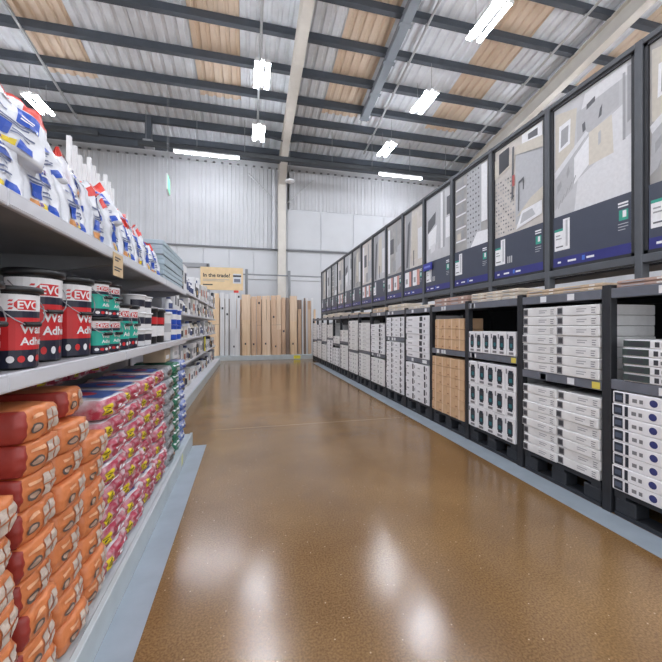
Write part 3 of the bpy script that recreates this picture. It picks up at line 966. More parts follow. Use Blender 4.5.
def decal(name, root, S, k, seed, amp, face, shapes, style='lie', off=.0035):
    """shapes: list of ('r',u0,u1,v0,v1,mat) or ('e',u,v,ru,rv,mat) on a unit-cube face"""
    F = FACES[face]
    mb, ms = MB(), []
    def pt(u, v, o):
        e = .02
        p = soft(*F(u, v), S, k, seed, amp, style)
        du = soft(*F(u + e, v), S, k, seed, amp, style) - soft(*F(u - e, v), S, k, seed, amp, style)
        dv = soft(*F(u, v + e), S, k, seed, amp, style) - soft(*F(u, v - e), S, k, seed, amp, style)
        return p + du.cross(dv).normalized() * o
    for q, s in enumerate(shapes):
        m = s[-1]
        if m not in ms: ms.append(m)
        o = off + .0006 * q
        if s[0] == 'r':
            _, u0, u1, v0, v1, _m = s
            nu, nv = max(2, int((u1 - u0) * 8)), max(2, int((v1 - v0) * 8))
            for i in range(nu):
                for j in range(nv):
                    ua, ub = u0 + (u1 - u0) * i / nu, u0 + (u1 - u0) * (i + 1) / nu
                    va, vb = v0 + (v1 - v0) * j / nv, v0 + (v1 - v0) * (j + 1) / nv
                    mb.face([pt(ua, va, o), pt(ub, va, o), pt(ub, vb, o), pt(ua, vb, o)], ms.index(m))
        else:
            _, u, v, ru, rv, _m = s
            n = 12
            ring = [pt(u + ru * math.cos(2 * math.pi * i / n), v + rv * math.sin(2 * math.pi * i / n), o) for i in range(n)]
            c = pt(u, v, o)
            mid = [pt(u + ru * .5 * math.cos(2 * math.pi * i / n), v + rv * .5 * math.sin(2 * math.pi * i / n), o) for i in range(n)]
            for i in range(n):
                j = (i + 1) % n
                mb.face([c, mid[i], mid[j]], ms.index(m))
                mb.face([mid[i], ring[i], ring[j], mid[j]], ms.index(m))
    o = mb.build(name, ms, root, True)
    if len(shapes) > 1: o['kind'] = 'stuff'
    return o

B_or = mat('orange_bag_film', (216, 132, 82), .38, var=.1, scale=9, bump=.35, bscale=14)
B_re = mat('dark_red_bag_film', (152, 54, 46), .4, var=.1, scale=9, bump=.3, bscale=14)
B_pi = mat('pink_printed_film', (188, 70, 92), .25, rgb2=(228, 214, 218), scale=12, bump=.7, bscale=13)
B_cr = mat('crimson_print', (164, 44, 68), .3, rgb2=(204, 104, 122), scale=18, bump=.4, bscale=16)
B_cl = mat('clear_wrap_white', (226, 224, 228), .2, var=.07, scale=14, bump=.6, bscale=14)
B_gy = mat('silver_grey_bag', (186, 188, 192), .28, rgb2=(78, 82, 88), scale=14, bump=.6, bscale=13)
B_gn = mat('green_bag', (44, 118, 92), .35, rgb2=(70, 140, 112), scale=10, bump=.4, bscale=13)
B_bl = mat('blue_white_bag', (56, 96, 190), .3, rgb2=(214, 222, 236), scale=16, bump=.5, bscale=13)
B_wh = mat('white_bag_film', (224, 227, 233), .25, var=.07, scale=9, bump=.9, bscale=14)
B_blue = mat('blue_bag_print', (42, 84, 186), .3, var=.1, scale=14, bump=.3, bscale=12)
B_red = mat('red_bag_print', (214, 62, 52), .3, var=.1, scale=14, bump=.3, bscale=12)
I_gr, I_lg, I_yl, I_bk, I_or, I_pu, I_tx = ink(96, 88, 84), ink(208, 192, 178), ink(226, 200, 40), ink(60, 54, 30), ink(214, 150, 90), ink(120, 90, 150), ink(92, 104, 140)

def protos(fn, n): return [fn(s) for s in range(n)]
def orange_proto(seed, red=False):
    S, k, amp = (.40, .215, .116), .26, .004
    o = soft_body('orange_bag', S, k, seed + 1.3, amp, [B_or, B_re], lambda f, u, v: 1 if red and (f == '-y' or (f == '+x' and u < -.86) or (f == '+z' and u < -.8)) else 0)
    a = (S, k, seed + 1.3, amp)
    decal('round_emblem', o, *a, '+x', [('e', -.42, -.22, .28, .32, I_gr), ('e', -.42, -.22, .19, .2, ink(190, 160, 140))])
    decal('info_panel', o, *a, '+x', [('r', .06, .42, .08, .7, I_lg), ('r', .47, .84, .08, .7, I_lg), ('r', .06, .42, -.64, -.02, I_lg), ('r', .47, .84, -.64, -.02, I_lg)])
    decal('pale_lettering', o, *a, '+x', [('r', -.62, -.1, .42, .62, ink(236, 180, 140))])
    tag(o, None, 'bag', 'orange bags on the bottom shelf')
    return Proto(o)
def pink_proto(seed):
    S, k, amp = (.42, .345, .118), .34, .008
    o = soft_body('pink_bag', S, k, seed + 4.1, amp, [B_pi, B_cl], lambda f, u, v: 1 if f == '+z' else 0)
    a = (S, k, seed + 4.1, amp)
    decal('crimson_panel', o, *a, '+x', [('r', -.36, .84, -.66, .5, B_cr)])
    decal('white_lettering', o, *a, '+x', [('r', -.2, .3, -.1, .06, PW), ('r', -.1, .55, -.36, -.2, PW), ('r', .4, .72, -.08, .14, PW)], off=.004)
    decal('yellow_tag', o, *a, '+x', [('r', -.94, -.5, -.52, .46, I_yl)], off=.004)
    decal('tag_print', o, *a, '+x', [('r', -.86, -.58, .12, .22, I_bk), ('r', -.86, -.62, -.1, -.01, I_bk), ('r', -.86, -.58, -.34, -.25, I_bk)], off=.0055)
    decal('blue_top_print', o, *a, '+z', [('r', -.6, .7, -.9, .8, ink(84, 112, 180)), ('e', -.05, -.2, .26, .3, ink(196, 70, 84))], off=.004)
    tag(o, None, 'bag', 'pink printed bags on the bottom shelf')
    return Proto(o)
def plain_proto(name, body, w, extra, seed, group):
    S, k, amp = (.42, w, .118), .34, .008
    o = soft_body(name, S, k, seed + 2.7, amp, [body], lambda f, u, v: 0)
    a = (S, k, seed + 2.7, amp)
    for pn, sh in extra:
        decal(pn, o, *a, '+x', sh)
    tag(o, None, 'bag', group)
    return Proto(o)

XB = XS - .015
def lay_stack(P, yc, z0, h, n, lab, rnd, xoff=0, lean=0, jit=.016):
    for i in range(n):
        p = P[(i * 2 + int(yc * 10)) % len(P)]
        p.place((XB + xoff + rnd.uniform(-1, .6) * jit, yc + lean * i + rnd.uniform(-1, 1) * jit * .6, z0 + i * h), (rnd.uniform(-.02, .02), rnd.uniform(-.01, .05), rnd.uniform(-1, 1) * .05 - .03),
                '%s, %s' % (lab, 'top one' if i == n - 1 else ORD[i] + ' from bottom'))
rb = random.Random(11)
OR = protos(orange_proto, 3)
ORR = [orange_proto(s + 3, True) for s in range(3)]
ZB = .1355
XO = .04
lay_stack(OR, 1.215, ZB, .114, 7, 'orange bag in the nearest stack under the bucket shelf', rb, xoff=XO + .012, lean=-.008)
lay_stack(ORR, 1.435, ZB, .115, 9, 'orange bag in the tall red-sided second stack', rb, xoff=XO)
lay_stack(OR, 1.655, ZB, .1145, 8, 'orange bag in the third stack from the left', rb, xoff=XO)
lay_stack(OR, 1.87, ZB, .114, 7, 'orange bag in the stack beside the pink bags', rb, xoff=XO + .008)
ORR[0].place((XB + XO - .03, 1.74, ZB + .115 * 8 + .01), (0, 0, .12), 'single orange bag lying across the third and fourth orange stacks')
PI = protos(pink_proto, 3)
for q, (yc, n, w) in enumerate(((2.165, 8, 'nearest'), (2.52, 8, 'second'), (2.875, 8, 'third'), (3.23, 8, 'farthest'))):
    lay_stack(PI, yc, ZB, .116, n, 'pink printed bag in the %s pink stack' % w, rb, jit=.02, xoff=.03)
# second row of pink bags shows its top layer behind the first
for q, yc in enumerate((2.5, 2.9, 3.25)):
    PI[q].place((XB - .43, yc, ZB + .116 * 8), (0, 0, rb.uniform(-.1, .1)), 'blue-topped pink bag lying behind, %s from the camera' % ORD[q])
GY = [plain_proto('silver_bag', B_gy, .34, [('dark_print', [('r', -.6, .1, -.4, .4, I_gr)]), ('orange_print', [('r', .25, .6, .1, .5, I_or)])], s, 'silver bags on the bottom shelf') for s in range(2)]
lay_stack(GY, 3.6, ZB, .116, 8, 'silver-grey bag in stack between pink and green bags', rb, xoff=.03)
GN = [plain_proto('green_bag', B_gn, .28, [('white_band', [('r', -.9, .9, .45, .7, PW)]), ('grey_print', [('r', -.4, .5, -.5, .1, PG)])], s, 'green bags on the bottom shelf') for s in range(2)]
lay_stack(GN, 3.95, ZB, .116, 8, 'green bag in stack left of the blue bags', rb, xoff=.03)
BL = [plain_proto('blue_bag', B_bl, .26, [('white_band', [('r', -.8, .8, .1, .5, PW)]), ('blue_print', [('r', -.6, .6, -.6, -.1, B_blue)])], s, 'blue bags on the bottom shelf') for s in range(2)]
lay_stack(BL, 4.27, ZB, .116, 8, 'blue and white bag in end stack of near shelf', rb, xoff=.03)
# two cartons on those stacks
o = MB().bbox(-.2, 0, -.15, .15, 0, .15, .006).build('white_box', M_wbox, None, loc=(XB - .05, 4.24, ZB + .116 * 8 + .02))
MB().box(0, .0015, -.1, .06, .04, .08).build('printed_label', PG, o)
tag(o, 'white box on top of the green and blue bags', 'box')
o = MB().bbox(-.2, 0, -.12, .12, 0, .13, .006).build('beige_box', TOPM['beige'], None, loc=(XB - .06, 3.86, ZB + .116 * 8 + .02))
MB().box(0, .0015, -.08, .06, .03, .07).build('printed_label', PW, o)
tag(o, 'beige box on top of the silver bags', 'box')

# upright white bags on the upper shelf
def white_proto(seed):
    S, k, amp = (.13, .235, .33), .3, .009
    o = soft_body('white_bag', S, k, seed + .9, amp, [B_wh, B_red], lambda f, u, v: 1 if ((v > .5 and seed >= 2) or (v > .75 and u > 0 and seed == 1)) and f in ('+x', '-x', '+y', '-y') or (f == '+z' and seed) else 0, n=10, style='stand')
    a = (S, k, seed + .9, amp)
    decal('blue_panel', o, *a, '+x', [('r', -.05, .66, -.06, .54, B_blue), ('r', -.66, -.12, -.6, -.24, B_blue)], style='stand')
    decal('printed_text', o, *a, '+x', [('r', -.66, .5, -.14, -.1, I_tx), ('r', -.66, .4, -.22, -.18, I_tx), ('r', -.1, .6, -.4, -.36, I_tx), ('r', -.1, .5, -.5, -.46, I_tx), ('r', -.7, -.3, .1, .16, I_tx), ('r', .05, .5, .2, .26, PW), ('r', .05, .45, .08, .13, PW)], style='stand', off=.004)
    decal('colour_strip', o, *a, '+x', [('r', -.7, -.3, -.88, -.66, I_or), ('r', -.25, .1, -.86, -.68, I_yl), ('r', .15, .62, -.86, -.62, B_blue), ('r', -.3, -.2, -.8, -.7, I_pu)], style='stand')
    decal('red_corner', o, *a, '+x', [('r', -.7, .1, .56, .86, B_red if seed < 2 else B_wh)], style='stand')
    decal('side_text', o, *a, '-y', [('r', -.3, .3, -.5, .1, B_blue)], style='stand')
    tag(o, None, 'bag', 'white bags on the upper shelf')
    return Proto(o)
WHT = protos(white_proto, 4)
rw = random.Random(5)
y = 1.12
i = 0
while y < 3.3:
    WHT[rw.randrange(4)].place((XS - .035 - rw.uniform(0, .03), y, ZU + .002), (rw.uniform(-.06, .06), rw.uniform(-.16, -.04), rw.uniform(-.2, .2)),
              'upright white and blue bag at front of upper shelf, %s from left' % ORD[i], (1, 1, rw.uniform(.92, 1.08)))
    y += rw.uniform(.235, .25); i += 1
y, i = 1.26, 0
while y < 3.35:
    WHT[(2, 3, 1, 3)[i % 4]].place((XS - .23 - rw.uniform(0, .05), y, ZU + .004), (rw.uniform(-.2, .2), rw.uniform(-.14, .05), rw.uniform(-.5, .3)),
              'taller white bag with red top in rear row, %s from left' % ORD[i], (1.15, 1.05, rw.uniform(1.15, 1.4) + (.2 if i < 3 else 0)))
    y += rw.uniform(.24, .26); i += 1
for i, (y, z, a, b) in enumerate(((1.22, .2, .25, -.4), (1.45, .2, -.3, -.6), (1.72, .19, .35, -.3), (2.0, .18, -.3, .2), (2.35, .19, .3, -.6), (2.7, .16, -.2, -.2))):
    WHT[(3, 2, 3, 2, 3, 2)[i]].place((XS - .09, y, ZU + z), (a, -.22, b), 'white bag with red top propped between the two rows, %s from left' % ORD[i], (.8, .95, .8))
# stack of pale blue boards at the end of the upper shelf
bd = MB().bbox(-.5, 0, -.5, .5, 0, .042, .004).build('foam_board', mat('pale_blue_board', (176, 194, 204), .5, var=.06, scale=8))
tag(bd, None, 'board', 'boards at the end of the upper shelf')
FB = Proto(bd)
for i in range(8):
    FB.place((XS - .02 - rw.uniform(0, .015), 3.95 + rw.uniform(-.01, .01), ZU + .002 + i * .046), (0, 0, rw.uniform(-.01, .01)), 'pale blue board at end of upper shelf, %s' % ('topmost' if i == 7 else ORD[i] + ' from bottom'))
# white trims standing behind the bags
for i in range(11):
    yy = 2.62 + i * .075
    hh = .82 - .028 * (i % 4)
    mb = MB().box(-.012, .012, -.012, .012, 0, hh).box(-.012, .0, .012, .022, 0, hh)
    o = mb.build('trim_strip', M_white, None, loc=(XS - .42, yy, ZU + .002))
    tag(o, 'thin white trim strip standing behind the white bags, %s from left' % ORD[i], 'trim strip', 'white trim strips on the upper shelf')

# ------------------------------------------------------------------ adhesive buckets on the middle shelf
def wrap(mb, r0, r1, z0, z1, a0, a1, mi=0, n=14, off=.0012):
    """patch of a tapering cylinder between angles a0..a1 (radians from +x towards +y)"""
    for i in range(n):
        t0, t1 = a0 + (a1 - a0) * i / n, a0 + (a1 - a0) * (i + 1) / n
        P = lambda r, t, z: ((r + off) * math.cos(t), (r + off) * math.sin(t), z)
        mb.face([P(r0, t0, z0), P(r0, t1, z0), P(r1, t1, z1), P(r1, t0, z1)], mi)
def wrap_text(name, s, size, rf, z, a_mid, m, parent, off=.003, left=None):
    v, f = text_geo(s, size)
    xs = [p[0] for p in v]
    cx = (min(xs) + max(xs)) / 2 if left is None else min(xs)
    mb = MB()
    for x_, z_ in v:
        zz = z + z_
        r = rf(zz) + off
        t = a_mid + (x_ - cx) / r
        mb.v.append((r * math.cos(t), r * math.sin(t), zz))
    mb.f = list(f); mb.m = [0] * len(f)
    o = mb.build(name, m, parent)
    o['kind'] = 'stuff'
    return o
K_white, K_red, K_navy, K_teal = ink(238, 238, 240), mat('label_red', (206, 44, 48), .35, var=.05, scale=12), mat('label_navy', (36, 38, 56), .35, var=.05, scale=12), mat('label_teal', (38, 178, 158), .35, var=.05, scale=12)
def make_bucket(R_, H, panel, seed=0, words=('Wall', 'Adhesive'), a0=-2.0, a1=1.35):
    root = empty('adhesive_bucket')
    rb_, rt = R_ * .94, R_
    rf = lambda z: rb_ + (rt - rb_) * z / H
    MB().lathe([(rb_ * .96, 0), (rb_, .006), (rf(H * .9), H * .9), (rt, H * .9 + .001), (rt, H * .95)], 32).build('bucket_body', M_black, root, True)
    lid = MB().lathe([(rt + .002, H * .925), (rt + .012, H * .93), (rt + .012, H * .985), (rt + .004, H), (rt - .012, H), (rt - .02, H - .008)], 32).build('lid', M_black, root, True)
    mb = MB(); wrap(mb, rf(H * .66), rf(H * .9), H * .70, H * .9, a0, a1)
    lab = mb.build('label', K_white, root, True)
    mb = MB()
    n = 14
    for i in range(n):                                  # navy stripe, then the coloured panel, then the dark foot
        pass
    wrap(mb, rf(H * .62), rf(H * .70), H * .62, H * .70, a0, a1)
    mb.build('navy_band', K_navy, lab, True)
    mb = MB(); wrap(mb, rf(H * .23), rf(H * .62), H * .23, H * .62, a0, a1); mb.build('colour_panel', panel, lab, True)
    mb = MB(); wrap(mb, rf(H * .02), rf(H * .23), H * .02, H * .23, a0, a1); mb.build('foot_band', K_navy, lab, True)
    # logo: red hexagon field with lettering
    mb = MB()
    aL = -.62
    def Q(t, z, off=.002): return ((rf(z) + off) * math.cos(t), (rf(z) + off) * math.sin(t), z)
    zc, hh = H * .775, H * .062
    for i in range(6):
        t0, t1 = aL + i * .15, aL + (i + 1) * .15
        za = hh * (.35 if i == 0 else 1)
        mb.face([Q(t0, zc - za), Q(t1, zc - hh), Q(t1, zc + hh), Q(t0, zc + za)])
    for j in range(3):
        zz = zc - hh * .9 + j * hh * .75
        mb.face([Q(aL - .22, zz), Q(aL - .06, zz), Q(aL - .02, zz + hh * .35), Q(aL - .16, zz + hh * .35)])
    mb.build('red_logo', K_red, lab)['kind'] = 'stuff'
    wrap_text('lettering', 'EVO', H * .13, rf, zc - H * .045, aL + .12, K_white, lab, left=True)
    wrap_text('lettering', words[0], H * .15, rf, H * .43, -.4, K_white, lab, left=True)
    wrap_text('lettering', words[1], H * .13, rf, H * .29, -.4, K_white, lab, left=True)
    mb = MB()
    for j, t in enumerate((-.75, -.35, .05, .45)):
        ring = [Q(t + .1 * math.cos(2 * math.pi * i / 12) * (.1 / R_) * 1.1, H * .12 + H * .042 * math.sin(2 * math.pi * i / 12), .0025) for i in range(12)]
        mb.face(ring, j % 2)
    mb.build('round_icon', [K_white, K_red], lab)['kind'] = 'stuff'
    # wire handle with grip hanging on the label side
    pts = []
    for i in range(11):
        t = -1.5 + 3.0 * i / 10
        pts.append(Vector(((rt + .014) * math.cos(t), (rt + .014) * math.sin(t), H * (.86 - .34 * math.cos(t * 1.04) ** 1.2 if math.cos(t * 1.04) > 0 else .86))))
    mb = MB()
    for p, q in zip(pts, pts[1:]):
        mb.tube(p, q, .0022, 5)
    hd = mb.build('handle', M_wire, root)
    MB().tube(pts[4], pts[6], .009, 8).build('grip', M_black, hd)
    tag(root, None, 'bucket', 'adhesive buckets on the middle shelf')
    return Proto(root)
BIG = make_bucket(.096, .385, K_red)
MED = make_bucket(.074, .285, K_red)
TEALB = make_bucket(.066, .195, K_teal, words=('Wall', 'Adhesive'))
TEALM = make_bucket(.072, .29, K_teal, words=('Wall', 'Adhesive'))
zb = ZM + .002
BIG.place((XS - .165, 1.735, zb), (0, 0, -.42), 'large red and white adhesive bucket, taller one behind small bucket')
BIG.place((XS - .14, 1.965, zb), (0, 0, -.4), 'large red adhesive bucket between the tall bucket and teal tubs')
MED.place((XS - .085, 1.45, zb), (0, 0, -.4), 'smaller red adhesive bucket standing at the shelf front')
MED.place((XS - .085, 1.24, zb), (0, 0, 0), 'red adhesive bucket cut by the left picture edge')
BIG.place((XS - .37, 1.6, zb), (0, 0, .3), 'adhesive bucket behind the front row at far left edge')
for i, (yy, xx) in enumerate(((2.125, -.082), (2.29, -.082))):
    TEALB.place((XS + xx, yy, zb), (0, 0, -.35), 'teal labelled tub at bottom of %s teal pile' % ORD[i])
    TEALB.place((XS + xx - .004, yy + .004, zb + .197), (0, 0, -.25), 'teal labelled tub on top of %s teal pile' % ORD[i])
TEALM.place((XS - .09, 2.465, zb), (0, 0, -.3), 'tall teal tub to right of the teal piles')
TEALM.place((XS - .09, 2.645, zb), (0, 0, -.3), 'tall teal tub next to the pile of pale tubs')
# pale tubs with black labels, dark buckets, a white bucket and blue tubs
def make_tub(name, R_, H, body, lidm, bands, group):
    root = empty(name)
    MB().lathe([(R_ * .9, 0), (R_ * .92, .004), (R_ * .98, H * .9), (R_ * .98, H * .92)], 24).build('tub_body', body, root, True)
    MB().lathe([(R_, H * .9), (R_ + .008, H * .91), (R_ + .008, H * .975), (R_, H), (R_ * .85, H)], 24).build('lid', lidm, root, True)
    for z0, z1, m in bands:
        mb = MB(); wrap(mb, R_ * (.92 + .06 * z0 / .9), R_ * (.92 + .06 * z1 / .9), H * z0, H * z1, -1.6, 1.2); mb.build('label_band', m, root, True)
    tag(root, None, 'tub', group)
    return Proto(root)
T_w = make_tub('filler_tub', .075, .125, M_white, M_white, [(.3, .7, K_navy)], 'small pale tubs on the middle shelf')
T_k = make_tub('dark_bucket', .1, .3, M_black, M_black, [(.2, .5, K_white), (.55, .75, K_red)], 'dark buckets on the middle shelf')
T_b = make_tub('blue_tub', .075, .16, B_blue, B_blue, [(.35, .7, K_white)], 'blue tubs on the middle shelf')
T_c = make_tub('white_bucket', .1, .29, M_white, M_white, [(.3, .6, PG)], 'white buckets on the middle shelf')
for j in range(2):
    for i in range(3):
        T_w.place((XS - .095, 2.83 + j * .185, zb + i * .127), (0, 0, 0), 'small pale tub, %s in %s pile beside the dark buckets' % (('bottom', 'middle', 'top')[i], ('nearer', 'farther')[j]))
for j in range(2):
    T_k.place((XS - .125, 3.22 + j * .26, zb), (0, 0, 0), 'dark bucket with pale label, %s of the pair' % ('nearer', 'farther')[j])
T_c.place((XS - .125, 3.78, zb), (0, 0, 0), 'plain white bucket between dark buckets and blue tubs')
for i in range(2):
    for j in range(2):
        T_b.place((XS - .095, 4.06 + j * .24, zb + i * .163), (0, 0, 0), '%s blue tub in the %s pile near the shelf end' % (('lower', 'upper')[i], ('nearer', 'farther')[j]))

# ------------------------------------------------------------------ far shelving on the left
XF, YF0, YF1 = -1.0, 4.7, 13.9
far = empty('shelf_unit', (XF, YF0, 0))
tag(far, 'pale far shelf unit with five levels of small goods, left side', 'shelf')
FL = YF1 - YF0
MB().bbox(-.03, 0, 0, FL, 0, .2, .004).build('kerb', M_kerb, far)
MB().box(-.62, -.58, 0, FL, 0, 2.75).build('back_panel', M_clad, far)
FZ = (.2, .72, 1.2, 1.7, 2.14)
for z in FZ:
    sh = MB().bbox(-.58, -.03 if z < .3 else -.17, 0, FL, z - .04, z, .003).build('shelf', M_steel_w, far)
mk = lambda o, g: Proto(tag(o, None, 'goods', g))
GG = 'small goods on the far left shelves'
def goods_box(nm, rgb, rgb2):
    o = MB().bbox(-.2, 0, -.5, .5, 0, 1, .01).build(nm, mat(nm + '_card', rgb, .5, var=.06, scale=9))
    MB().box(0, .003, -.3, .3, .3, .7).build('printed_label', ink(*rgb2), o)
    return mk(o, GG)
def goods_bottle(nm, rgb, rgb2):
    o = MB().lathe([(.4, 0), (.45, .02), (.45, .65), (.2, .8), (.2, .86)], 12).build(nm, mat(nm + '_plastic', rgb, .4, var=.05, scale=9), None, True)
    MB().lathe([(.24, .86), (.24, 1.0)], 10).build('cap', ink(*rgb2), o)
    mb = MB(); wrap(mb, .45, .45, .15, .55, -1.3, 1.3, 0, 8, .01); mb.build('label', ink(*rgb2), o)
    return mk(o, GG)
KINDS = [(goods_box('white_goods_box', (226, 226, 228), (60, 64, 80)), 'white box', 0), (goods_box('grey_goods_box', (150, 152, 156), (226, 226, 228)), 'grey box', 0),
         (goods_bottle('white_bottle', (230, 230, 232), (70, 80, 120)), 'white bottle', 1), (goods_box('black_goods_box', (52, 54, 58), (190, 150, 60)), 'black box', 0),
         (goods_bottle('cream_bottle', (214, 206, 190), (60, 60, 64)), 'cream bottle', 1), (goods_box('pale_goods_box', (206, 204, 198), (176, 90, 60)), 'pale box', 0)]
rg = random.Random(21)
cnt = {}
LVN = ('bottom', 'second', 'third', 'fourth', 'top')
for li, z in enumerate(FZ):
    y = 6.3 - (.2 if li > 2 else 0)
    while y < YF1 - .35:
        if li == 1 and 10.15 < y < 10.72: y = 10.72
        kk = rg.choice((0, 0, 1, 2, 2, 3, 4, 5))
        P, nm, rnd_ = KINDS[kk]
        h = rg.uniform(.2, .4) if li < 4 else rg.uniform(.25, .55)
        w = rg.uniform(.16, .34) if not rnd_ else rg.uniform(.13, .18)
        cnt[(nm, li)] = cnt.get((nm, li), 0) + 1
        c = cnt[(nm, li)]
        P.place((XF - .19 - (w / 2 if rnd_ else 0), y + w / 2, z + .001), (0, 0, 0), '%s number %s from the near end of far %s shelf' % (nm, ORD[min(c - 1, 19)], LVN[li]),
                (w if rnd_ else 1, w, h))
        y += w + rg.uniform(.02, .09)
# bright items hanging at the far shelf end
o = MB().bbox(-.03, 0, -.09, .09, 0, .42, .01).build('yellow_pack', M_yellow, None, loc=(XF - .172, 10.6, .721))
MB().box(0, .002, -.06, .06, .1, .2).build('printed_label', PK, o)
tag(o, 'yellow pack standing at the front edge of the far left shelves', 'pack')

# ------------------------------------------------------------------ timber rack before the back wall
YT = 15.3
tr = empty('timber_rack', (-1.75, YT, 0))
tag(tr, 'low pale kerbed timber rack with grey posts across the aisle end', 'rack')
MB().bbox(0, 4.6, -.35, -.3, 0, .2, .006).build('kerb', M_kerb, tr)
MB().box(0, 4.6, -.3, .7, .14, .2).build('base_shelf', M_kerb, tr)
MB().box(3.72, 4.02, -.354, -.348, .03, .17).build('kerb_marker', M_yellow, tr)
for xx in (.0, 1.67, 3.58):
    MB().bbox(xx, xx + .12, .6, .72, .2, 4.0, .01).build('post', mat('grey_post', (136, 140, 144), .5), tr)
MB().bbox(0, 5.2, .63, .69, 3.74, 3.8, .01).build('cross_rail', mat('grey_post', (136, 140, 144), .5), tr)
MB().bbox(0, 4.5, .3, .36, 1.6, 1.66, .01).build('cross_rail', mat('grey_post', (136, 140, 144), .5), tr)
WOOD = [mat('timber_%d' % i, a, .6, rgb2=b, scale=3.2, stretch=(6, 6, .35), bump=.1, bscale=20) for i, (a, b) in enumerate((
    ((226, 202, 176), (212, 184, 154)), ((214, 184, 156), (196, 162, 132)), ((222, 222, 222), (204, 206, 208)), ((150, 132, 118), (126, 108, 96)), ((232, 206, 172), (214, 182, 146))))]
# (x offset, width, height, wood, label height, noun)
TB = [(105, 47, 2.62, 4, .35, 'pale tan'), (155, 22, 2.66, 2, 1.95, 'white primed'), (179, 18, 2.6, 2, 1.7, 'white primed'), (200, 33, 2.66, 2, .98, 'white primed'), (234, 17, 2.6, 2, 2.45, 'white primed'),
      (258, 44, 2.6, 0, .5, 'tan'), (304, 26, 2.52, 1, .95, 'reddish'), (331, 24, 2.55, 1, 2.2, 'knotty reddish'), (357, 22, 2.55, 0, .7, 'tan'), (380, 20, 2.57, 0, .9, 'tan'),
      (403, 26, 2.58, 1, 1.6, 'tan'), (430, 25, 2.6, 0, None, 'tan'), (456, 20, 2.5, 1, .98, 'reddish'), (478, 19, 2.5, 3, None, 'dark grey-brown'), (499, 38, 2.58, 0, .98, 'tan'),
      (541, 18, 2.0, 1, None, 'short tan'), (561, 9, 2.5, 2, None, 'narrow white'), (573, 8, 2.5, 3, None, 'narrow dark'), (583, 9, 2.5, 2, None, 'narrow white'), (594, 14, 2.0, 0, None, 'short tan'),
      (610, 12, 2.5, 2, None, 'narrow white'), (624, 12, 2.0, 4, None, 'short pale')]
for i, (cx, cw, hh, wd, lh, noun) in enumerate(TB):
    x = -1.53 + (cx - 105) * .00855
    w = cw * .00855 - .012
    o = MB().bbox(0, w, -.03, .03, 0, hh, .004).build('timber_board', WOOD[wd], None, loc=(x, YT - .16 + .03 * (i % 2), .201), rot=(R(-2.5), 0, 0))
    if lh:
        MB().box(w * .35, w * .35 + .07, -.034, -.03, lh, lh + .09).build('stuck_label', PK, o)
    if cw > 20 and wd != 2:
        q = MB().box(.0, w, -.0335, -.03, hh * .5, hh * .503).build('saw_joint', PD, o)
    tag(o, '%s timber board standing in the end rack, %s from left' % (noun, ORD[i] if i < 20 else ('second from right' if i == 20 else 'last')), 'timber', 'timber boards at the aisle end')
    if i >= 20:
        o['label'] = '%s timber board at the right end of the rack' % noun
for i in range(9):
    o = MB().bbox(0, .49, -.025, .025, 0, 2.45 - .03 * (i % 3), .004).build('timber_sheet', WOOD[(1, 3, 1)[i % 3]], None, loc=(-1.6 + i * .5, YT + .02, .201), rot=(R(-2.5), 0, 0))
    tag(o, 'brown timber sheet seen through gaps behind the boards, %s from left' % ORD[i], 'timber', 'timber sheets behind the boards')
# shorter boards leaning in front
for i, (cx, cw, hh, wd) in enumerate(((262, 36, 1.5, 4), (360, 38, 1.5, 0), (408, 44, 1.1, 1), (500, 30, 1.45, 4), (206, 40, 1.15, 2), (306, 22, 1.45, 1))):
    x = -1.53 + (cx - 105) * .00855
    w = cw * .00855
    o = MB().bbox(0, w, -.02, .02, 0, hh, .004).build('timber_board', WOOD[wd], None, loc=(x, YT - .245, .201), rot=(R(-1.5), 0, 0))
    MB().box(w * .3, w * .3 + .06, -.024, -.02, hh * .3, hh * .3 + .08).build('stuck_label', PK, o)
    tag(o, 'shorter front timber board leaning before the tall ones, %s placed' % ORD[i], 'timber', 'timber boards at the aisle end')
    o['label'] = 'shorter timber board leaning in front, %s from left' % ORD[[2, 3, 4, 5, 0, 1][i]]
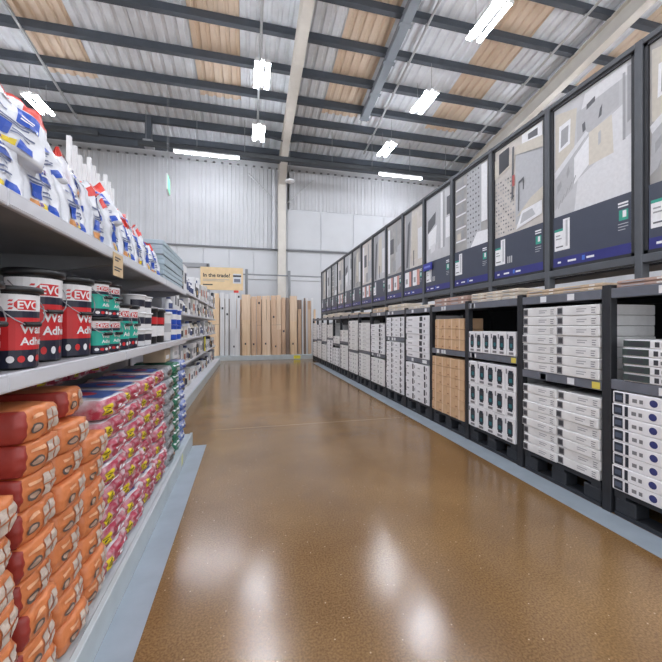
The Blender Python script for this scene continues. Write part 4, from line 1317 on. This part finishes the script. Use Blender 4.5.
# tan trade sign on the left post
sg = empty('trade_sign', (-1.05, YT + .3, 3.0))
MB().bbox(-.88, .88, -.02, .02, 0, .98, .006).build('board', mat('sign_tan', (224, 198, 156), .6, var=.05, scale=4), sg)
def flat_text(s, size, x, z, m, parent):
    v, f = text_geo(s, size)
    mb = MB()
    mb.v = [(x + a, -.024, z + b) for a, b in v]; mb.f = list(f); mb.m = [0] * len(f)
    o = mb.build('lettering', m, parent); o['kind'] = 'stuff'
    return o
flat_text('In the trade?', .22, -.78, .56, PK, sg)
mb = MB()
for a, b, z in ((-.78, .3, .44), (-.78, .1, .38)):
    mb.box(a, b, -.0235, -.022, z, z + .02)
mb.build('small_print', PM, sg)['kind'] = 'stuff'
MB().box(-.78, -.38, -.0235, -.022, .2, .25).build('bold_print', PK, sg)
lg = MB().box(.46, .8, -.026, -.02, .3, .72).build('logo_panel', ink(206, 210, 218), sg)
MB().box(.46, .8, -.028, -.026, .58, .66).build('logo_bar', PK, lg)
MB().box(.5, .76, -.028, -.026, .36, .5).build('logo_mark', ink(110, 116, 130), lg)
for s_ in (-.8, .8):
    MB().box(s_ - .03, s_ + .03, .02, .35, .4, .5).build('bracket', M_steel_d, sg)
tag(sg, 'tan trade sign with dark lettering above the white timber boards', 'sign')
o = MB().bbox(-.1, .1, -.03, .03, 0, .1, .01).build('red_tag', B_red, None, loc=(-.45, YT + .0, 2.87))
tag(o, 'small red tag on top of the white timber boards', 'tag')
# grey doorway in the back wall, above the far left shelves
dr = empty('door_1', (-3.9, YW - .1, 0))
dr['kind'] = 'structure'
MB().bbox(0, 1.9, -.02, .05, 0, 4.4, .01).build('door_leaf', M_clad, dr)
MB().bbox(-.1, 2.0, -.08, -.0, 4.4, 4.62, .01).build('lintel', mat('grey_lintel', (150, 153, 158), .5), dr)
MB().bbox(1.9, 2.05, -.08, 0, 0, 4.62, .01).build('jamb', mat('grey_lintel', (150, 153, 158), .5), dr)

# prototypes that were never placed leave the scene
for p in Proto.ALL:
    if not p.used:
        for ch in list(p.root.children_recursive):
            bpy.data.objects.remove(ch)
        bpy.data.objects.remove(p.root)
